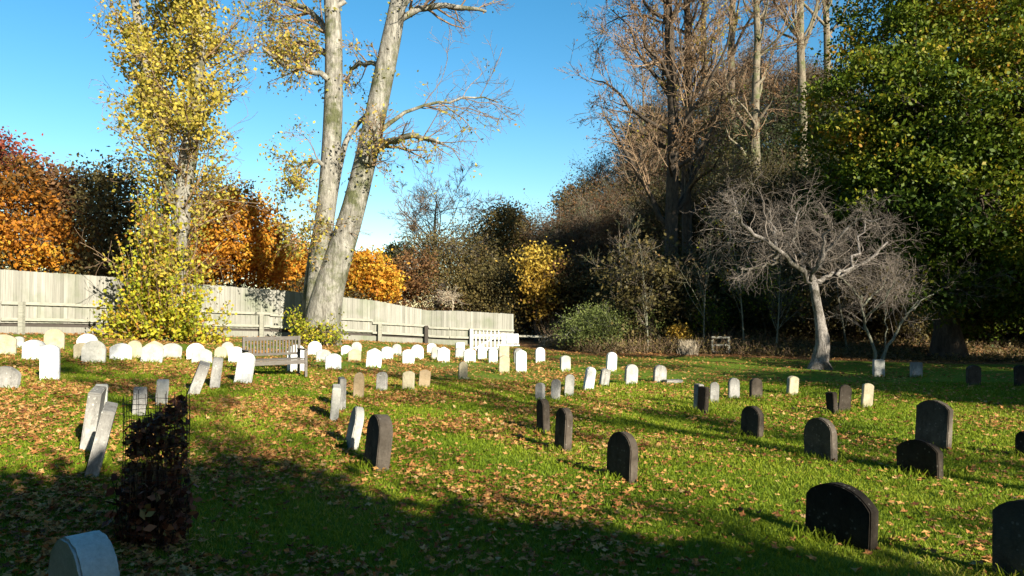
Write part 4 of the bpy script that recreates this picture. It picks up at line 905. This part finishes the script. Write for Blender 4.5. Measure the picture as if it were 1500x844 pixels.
spots = [(880, 48, 1), (900, 60, 1), (935, 58, 1), (975, 60, 0), (1000, 50, 1), (1015, 62, 1), (1060, 56, 0), (1090, 50, 2), (1100, 64, 1), (1140, 58, 1), (1150, 46, 0), (1180, 52, 2), (1200, 62, 1), (1240, 54, 0), (1250, 42, 2), (1290, 48, 2), (1330, 44, 2), (1380, 40, 2), (1440, 38, 2), (1500, 40, 2), (1430, 48, 2), (1560, 38, 2), (1620, 36, 2), (820, 50, 0), (795, 46, 1), (840, 44, 1), (930, 45, 1), (985, 43, 0), (1120, 40, 0), (1200, 40, 2), (1070, 70, 1), (960, 70, 0), (1160, 72, 1), (1300, 40, 2), (1350, 54, 0), (1470, 52, 2), (1700, 40, 2)]
for i, (px, D, k) in enumerate(spots):
    copy_thing(names[k][1], gb(px, D), g.random()*6.28, g.uniform(0.85, 1.2), names[k][0], G1)
for px, D in [(760, 38.5), (800, 39), (880, 37), (900, 34), (945, 36), (975, 33), (960, 31), (1035, 33), (1075, 32), (1100, 34), (1140, 32), (1010, 36), (1180, 35), (1240, 33), (1300, 34), (1360, 33), (1420, 32), (1480, 31), (1540, 30), (1050, 38), (1270, 37), (1400, 36), (1600, 31), (1330, 31)]:
    copy_thing(pD, gb(px, D), g.random()*6.28, g.uniform(0.8, 1.3), 'dark leafy bush at the foot of the hillside wood', 'bushes at the foot of the wood')

# tall bare trees
g2 = np.random.default_rng(40)
def tall(px, D, H, r, lab, seed, leaf=None, nleaf=0, **kw):
    return bare_tree('tall_bare_tree', lab, gb(px, D), H, r, np.random.default_rng(seed), kw.pop('bark', M['bark_brown']), M['twig_red'], leaf, nleaf, fine=0.010, group=None, up=kw.pop('up', 0.10), **kw)
tall(985, 32.5, 29, 0.34, 'tall nearly bare tree with a dark lower trunk, leftmost of the tall ones', 1, L['rust'], 9000, lsize=0.10, bark=M['bark_dark'], nl=(44, 9, 6, 4), t0=0.16, spread=0.46, up=0.06, ang=56, wob=0.2, lv=0.15)  # dark bark colour stands in for shade on the lower trunk
tall(1008, 34, 28, 0.28, 'tall slender tree with yellowish leaves close behind the leftmost tall one', 2, L['yellow'], 8000, lsize=0.11, bark=M['bark_dark'], nl=(44, 8, 6, 3), t0=0.16, spread=0.40, up=0.06, ang=52, wob=0.2, lv=0.15)  # dark bark again in place of shade on the trunk
tall(1110, 46, 32, 0.33, 'tall bare tree with a pale trunk rising from the middle of the hill', 3, L['rust'], 5000, nl=(34, 7, 6, 4), t0=0.2, spread=0.5, bark=M['bark_tan'], lsize=0.13, ang=54, up=0.07, wob=0.2, lv=0.2)
tall(1075, 52, 32, 0.34, 'tall thin bare tree on the hill left of the pale-trunked one', 4, L['rust'], 4000, nl=(24, 7, 6, 3), t0=0.3, spread=0.7, lsize=0.14)
tall(1178, 50, 33, 0.36, 'tall bare many-stemmed tree on the hill left of the green tree', 5, nl=(30, 7, 6, 4), t0=0.35, spread=0.85, bark=M['bark_tan'], up=0.16)
tall(1215, 54, 32, 0.33, 'tall bare tree half hidden behind the top of the green tree', 6, nl=(26, 7, 6, 3), t0=0.35, spread=0.8, bark=M['bark_tan'], up=0.16)
tall(1035, 60, 27, 0.36, 'tall distant bare tree behind the two slender ones', 9, nl=(24, 7, 6, 3), t0=0.3, spread=0.8)
tall(940, 50, 15, 0.24, 'lower bare tree with spreading branches left of the tall ones', 12, nl=(22, 7, 6, 3), t0=0.3, spread=1.3, up=0.04)

blob_tree('hazel_bush', 'yellowish green bush between the dark trunks and the timber frame', gb(1030, 30.5), [lob(1028, 455, 26, 30, 30.5), lob(1040, 480, 22, 24, 30.5)], g, L['yellowgreen'], M['bark_brown'], 1500, 0.10, 0.3, 30, 'bush', tr=0.04, rag=0.7, lpc=8, bias=lambda p: -0.25)
blob_tree('hazel_bush', 'thin yellow-leaved bush behind the left side of the old bare tree', gb(1120, 31), [lob(1115, 440, 30, 26, 31), lob(1098, 415, 22, 20, 31)], g, L['yellowgreen'], M['bark_brown'], 1100, 0.10, 0.35, 30, 'bush', tr=0.04, rag=0.8, lpc=7, bias=lambda p: -0.2)
blob_tree('hazel_bush', 'dull green leafy bush left of the small yellow bush', gb(950, 30), [lob(945, 478, 24, 26, 30), lob(958, 455, 18, 22, 30)], g, L['lightgreen'], M['bark_brown'], 1500, 0.09, 0.28, 30, 'bush', tr=0.04, rag=0.7, lpc=9, bias=lambda p: -0.25)
sap = [(905, 30.5, 4.6, 'thin bare sapling right behind the light green bush'), (948, 29, 4.2, 'thin bare sapling left of the two dark trunks'), (1030, 28.6, 4.8, 'pale-stemmed sapling beside the timber frame'),
       (1090, 28.2, 5.2, 'sapling with a few yellowish leaves right of the timber frame'), (1135, 27.5, 4.0, 'small leafy sapling left of the old bare tree'), (1240, 29, 3.6, 'dim sapling behind the forked small tree'), (925, 33, 5.5, 'taller bare sapling in the shrubs left of the dark trunks')]
for i, (px, D, H, lab) in enumerate(sap):
    bare_tree('sapling', lab, gb(px, D), H, 0.035, np.random.default_rng(300+i), M['bark_green'], M['bark_brown'], L['yellowgreen'] if i in (3, 4) else L['olive'], 420 if i in (3, 4) else 260, nl=(16, 6, 5, 0), t0=0.2, spread=1.1, lsize=0.09, lean=(random.uniform(-0.15, 0.15), 0), ang=38, cat='sapling', fine=0.005)
# woodland floor growth and dry grass: uncountable
def undergrowth():
    B = Buf(); g = np.random.default_rng(91); n = 9000
    x = g.uniform(1.5, 30, n); y = lawn_edge(x)+1.2+g.random(n)**1.5*10
    h = g.uniform(0.2, 1.0, n)*np.interp(y-lawn_edge(x), [0, 4, 10], [0.35, 1.0, 1.8])*np.interp(x, [8, 12], [1, 0.18]); z = tz(x, y)
    st = np.stack([x, y, z], 1); d = g.normal(0, 0.35, (n, 3)); d[:, 2] = 1; d *= h[:, None]; t = np.linspace(0, 1, 4)[None, :, None]
    P = st[:, None]+d[:, None]*t; P[:, 1:] += g.normal(0, 0.05, (n, 3, 3)); B.tubes(P, np.linspace(0.009, 0.004, 4)[None].repeat(n, 0), 3)
    j = g.integers(0, n, 42000); c = st[j]+d[j]*g.random((42000, 1))+g.normal(0, 0.09, (42000, 3)); c[:, 2] = np.maximum(c[:, 2], tz(c[:, 0], c[:, 1])+0.03)
    B.leaves(c, 0.10, g, 1, np.clip(g.random(n)[j]*0.7+g.random(42000)*0.3, 0, 1)); o = B.build('undergrowth', [M['twig_red'], L['olive']])
    tag(o, 'tangled brambles and saplings along the edge of the wood', 'undergrowth', kind='stuff')
    B = Buf(); n = 5200
    cx = np.array([[838, 33.0], [858, 32.0], [880, 31.5], [1007, 27.6], [820, 32.5]]); k = g.integers(0, len(cx), n)
    sg = np.where(cx[k, 0] > 1000, 0.14, 0.28); keep = (cx[k, 0] < 1000) | (g.random(n) < 0.35); xx = (cx[k, 0]-750)/F*cx[k, 1]+g.normal(0, 1, n)*sg; yy = cx[k, 1]+g.normal(0, 0.25, n); xx = xx[keep]; yy = yy[keep]; n = len(xx); zz = tz(xx, yy)
    st = np.stack([xx, yy, zz], 1); d = g.normal(0, 0.25, (n, 3)); d[:, 2] = 1; d *= g.uniform(0.2, 0.55, n)[:, None]; t = np.linspace(0, 1, 3)[None, :, None]
    P = st[:, None]+d[:, None]*t; B.tubes(P, np.linspace(0.006, 0.003, 3)[None].repeat(n, 0), 3); o = B.build('dry_grass', M['twig_pale'])
    tag(o, 'tufts of dry straw-coloured grass at the back of the lawn', 'dry grass', kind='stuff')
undergrowth()
# stones of a low bank / brown leaf drifts are part of the ground

# ------------------------------------------------------------------ unseen trees: some shade the lawn, some added to cut sky light
def shade():
    g = np.random.default_rng(55); sh = np.array([0.588, -0.809])
    edge = [(-9, 8.0), (-7, 7.4), (-5, 6.4), (-4, 7.2), (-3.2, 7.4), (-2.0, 6.5), (-0.7, 6.0), (0.5, 5.4), (1.5, 4.9), (2.3, 4.4)]
    lobes = []
    for (x, y) in edge:
        hz = g.uniform(5.0, 6.2); k = hz/math.tan(R(SUN_EL)); px_, py_ = x+sh[0]*k, y+sh[1]*k
        r = 1.0; q = math.tan(R(SUN_EL))
        lobes.append(((px_+sh[0]*0.3, py_+sh[1]*0.3, hz-0.75), (1.0, 1.0, 0.85)))
        lobes.append(((px_+sh[0]*0.5, py_+sh[1]*0.5, hz-2.1), (1.1, 1.1, 1.3))); lobes.append(((px_+sh[0]*0.5, py_+sh[1]*0.5, hz-3.9), (1.1, 1.1, 1.3)))
    b = np.array([6.0, -4.8, 0.0]); blob_tree('tall_hedge', 'tall clipped evergreen hedge behind the photographer', b, lobes, g, L['darkgreen'], M['bark_dark'], 90000, 0.22, 0.26, 4, 'hedge', tr=0.2, shell=0.2, rag=0.12, lpc=30, ntw=1)
    for i, (x, y, H) in enumerate([(15, -7, 13), (21, -2, 14), (12, -13, 15), (27, 2, 14)]):
        bare_tree('garden_tree', ['slender bare tree beside the tall hedge', 'bare tree right of the hedge', 'bare tree behind the hedge', 'bare tree at the right-hand boundary'][i], (x, y, 0), H, 0.22, np.random.default_rng(100+i), M['bark_brown'], M['twig_red'], L['rust'], 2500, nl=(16, 6, 5, 0), lsize=0.16, fine=0.012)
    ev = [(19.2, 2.2, 9.5, 'evergreen nearest the garden'), (22.6, 4.6, 10.5, 'rounded evergreen second from the garden'), (26.5, 7.6, 12.5, 'broad evergreen outside the right edge'), (34.5, 13.5, 24, 'tall evergreen beside the big green tree'), (39.5, 17, 26, 'tall evergreen beyond the big green tree'), (45, 21, 27, 'tallest evergreen farthest to the right'), (51, 25, 27, 'evergreen at the hill foot'), (-17, 4, 15, 'added unseen evergreen at left, cutting sky light'), (-18, -2, 15, 'second added evergreen at left, cutting sky light'), (-17, -8, 16, 'third added evergreen at left, cutting sky light'), (-14, -14, 16, 'fourth added evergreen at left, cutting sky light'), (-8.5, -6.5, 15.5, 'added broad tree overhanging from the left to cut sky light'), (-8, -16, 16, 'added evergreen behind at left, cutting sky light'), (-2, -17, 15, 'added evergreen directly behind, cutting sky light')]  # trees left of and behind the camera are added to block sky light
    for i, (x, y, H, lab) in enumerate(ev):
        b = np.array([x, y, 0.0]); q = 1.5 if H > 12.5 else 1.0; lb = [(b+np.array([0, 0, H*0.25]), (2.7*q, 2.7*q, H*0.26)), (b+np.array([0.5, 0, H*0.5]), (2.6*q, 2.6*q, H*0.24)), (b+np.array([-0.3, 0.4, H*0.76]), (2.2*q, 2.2*q, H*0.22))]
        if 'overhanging' in lab: lb = [(b+np.array([0, 0, 10.]), (6, 6, 3.0)), (b+np.array([2.5, 1.5, 9.]), (4.5, 4.5, 2.0))]
        blob_tree('unseen_evergreen', lab, b, lb, g, L['darkgreen'], M['bark_dark'], int(15000*q*q), 0.36, 0.5, 4, tr=0.35, shell=0.3, ntw=1)
shade()

# ------------------------------------------------------------------ light, sky, camera
w = bpy.data.worlds.new('World'); sc.world = w; w.use_nodes = True; nt = w.node_tree; nt.nodes.clear()
sky = nt.nodes.new('ShaderNodeTexSky'); sky.sky_type = 'NISHITA'; sky.sun_disc = False
sky.sun_elevation = R(SUN_EL); sky.sun_rotation = R(180-SUN_AZ); sky.air_density = 1.0; sky.dust_density = 0.3; sky.ozone_density = 1.5
hs = nt.nodes.new('ShaderNodeHueSaturation'); hs.inputs['Saturation'].default_value = 1.4; hs.inputs['Hue'].default_value = 0.490
bg = nt.nodes.new('ShaderNodeBackground'); bg.inputs['Strength'].default_value = 0.068
out = nt.nodes.new('ShaderNodeOutputWorld')
nt.links.new(sky.outputs[0], hs.inputs['Color']); nt.links.new(hs.outputs[0], bg.inputs['Color']); nt.links.new(bg.outputs[0], out.inputs['Surface'])
sl = bpy.data.lights.new('sun', 'SUN'); sl.energy = 5.0; sl.angle = R(0.5); sl.color = (1.0, 0.93, 0.80)
so = bpy.data.objects.new('sun', sl); C.objects.link(so)
so.rotation_euler = Vector(S).to_track_quat('Z', 'Y').to_euler(); so.location = (20, -28, 20)
cd = bpy.data.cameras.new('camera'); cd.lens = F/1500*36; cd.sensor_width = 36; cd.clip_end = 2000; cd.clip_start = 0.05
co = bpy.data.objects.new('camera', cd); C.objects.link(co); co.location = (0, 0, CH); co.rotation_euler = (math.pi/2+PITCH, 0, 0)
sc.camera = co
sc.render.engine = 'CYCLES'
sc.view_settings.view_transform = 'Standard'; sc.view_settings.look = 'None'; sc.view_settings.exposure = 1.5; sc.view_settings.gamma = 1
print('polys', sum(len(m.polygons) for m in bpy.data.meshes))
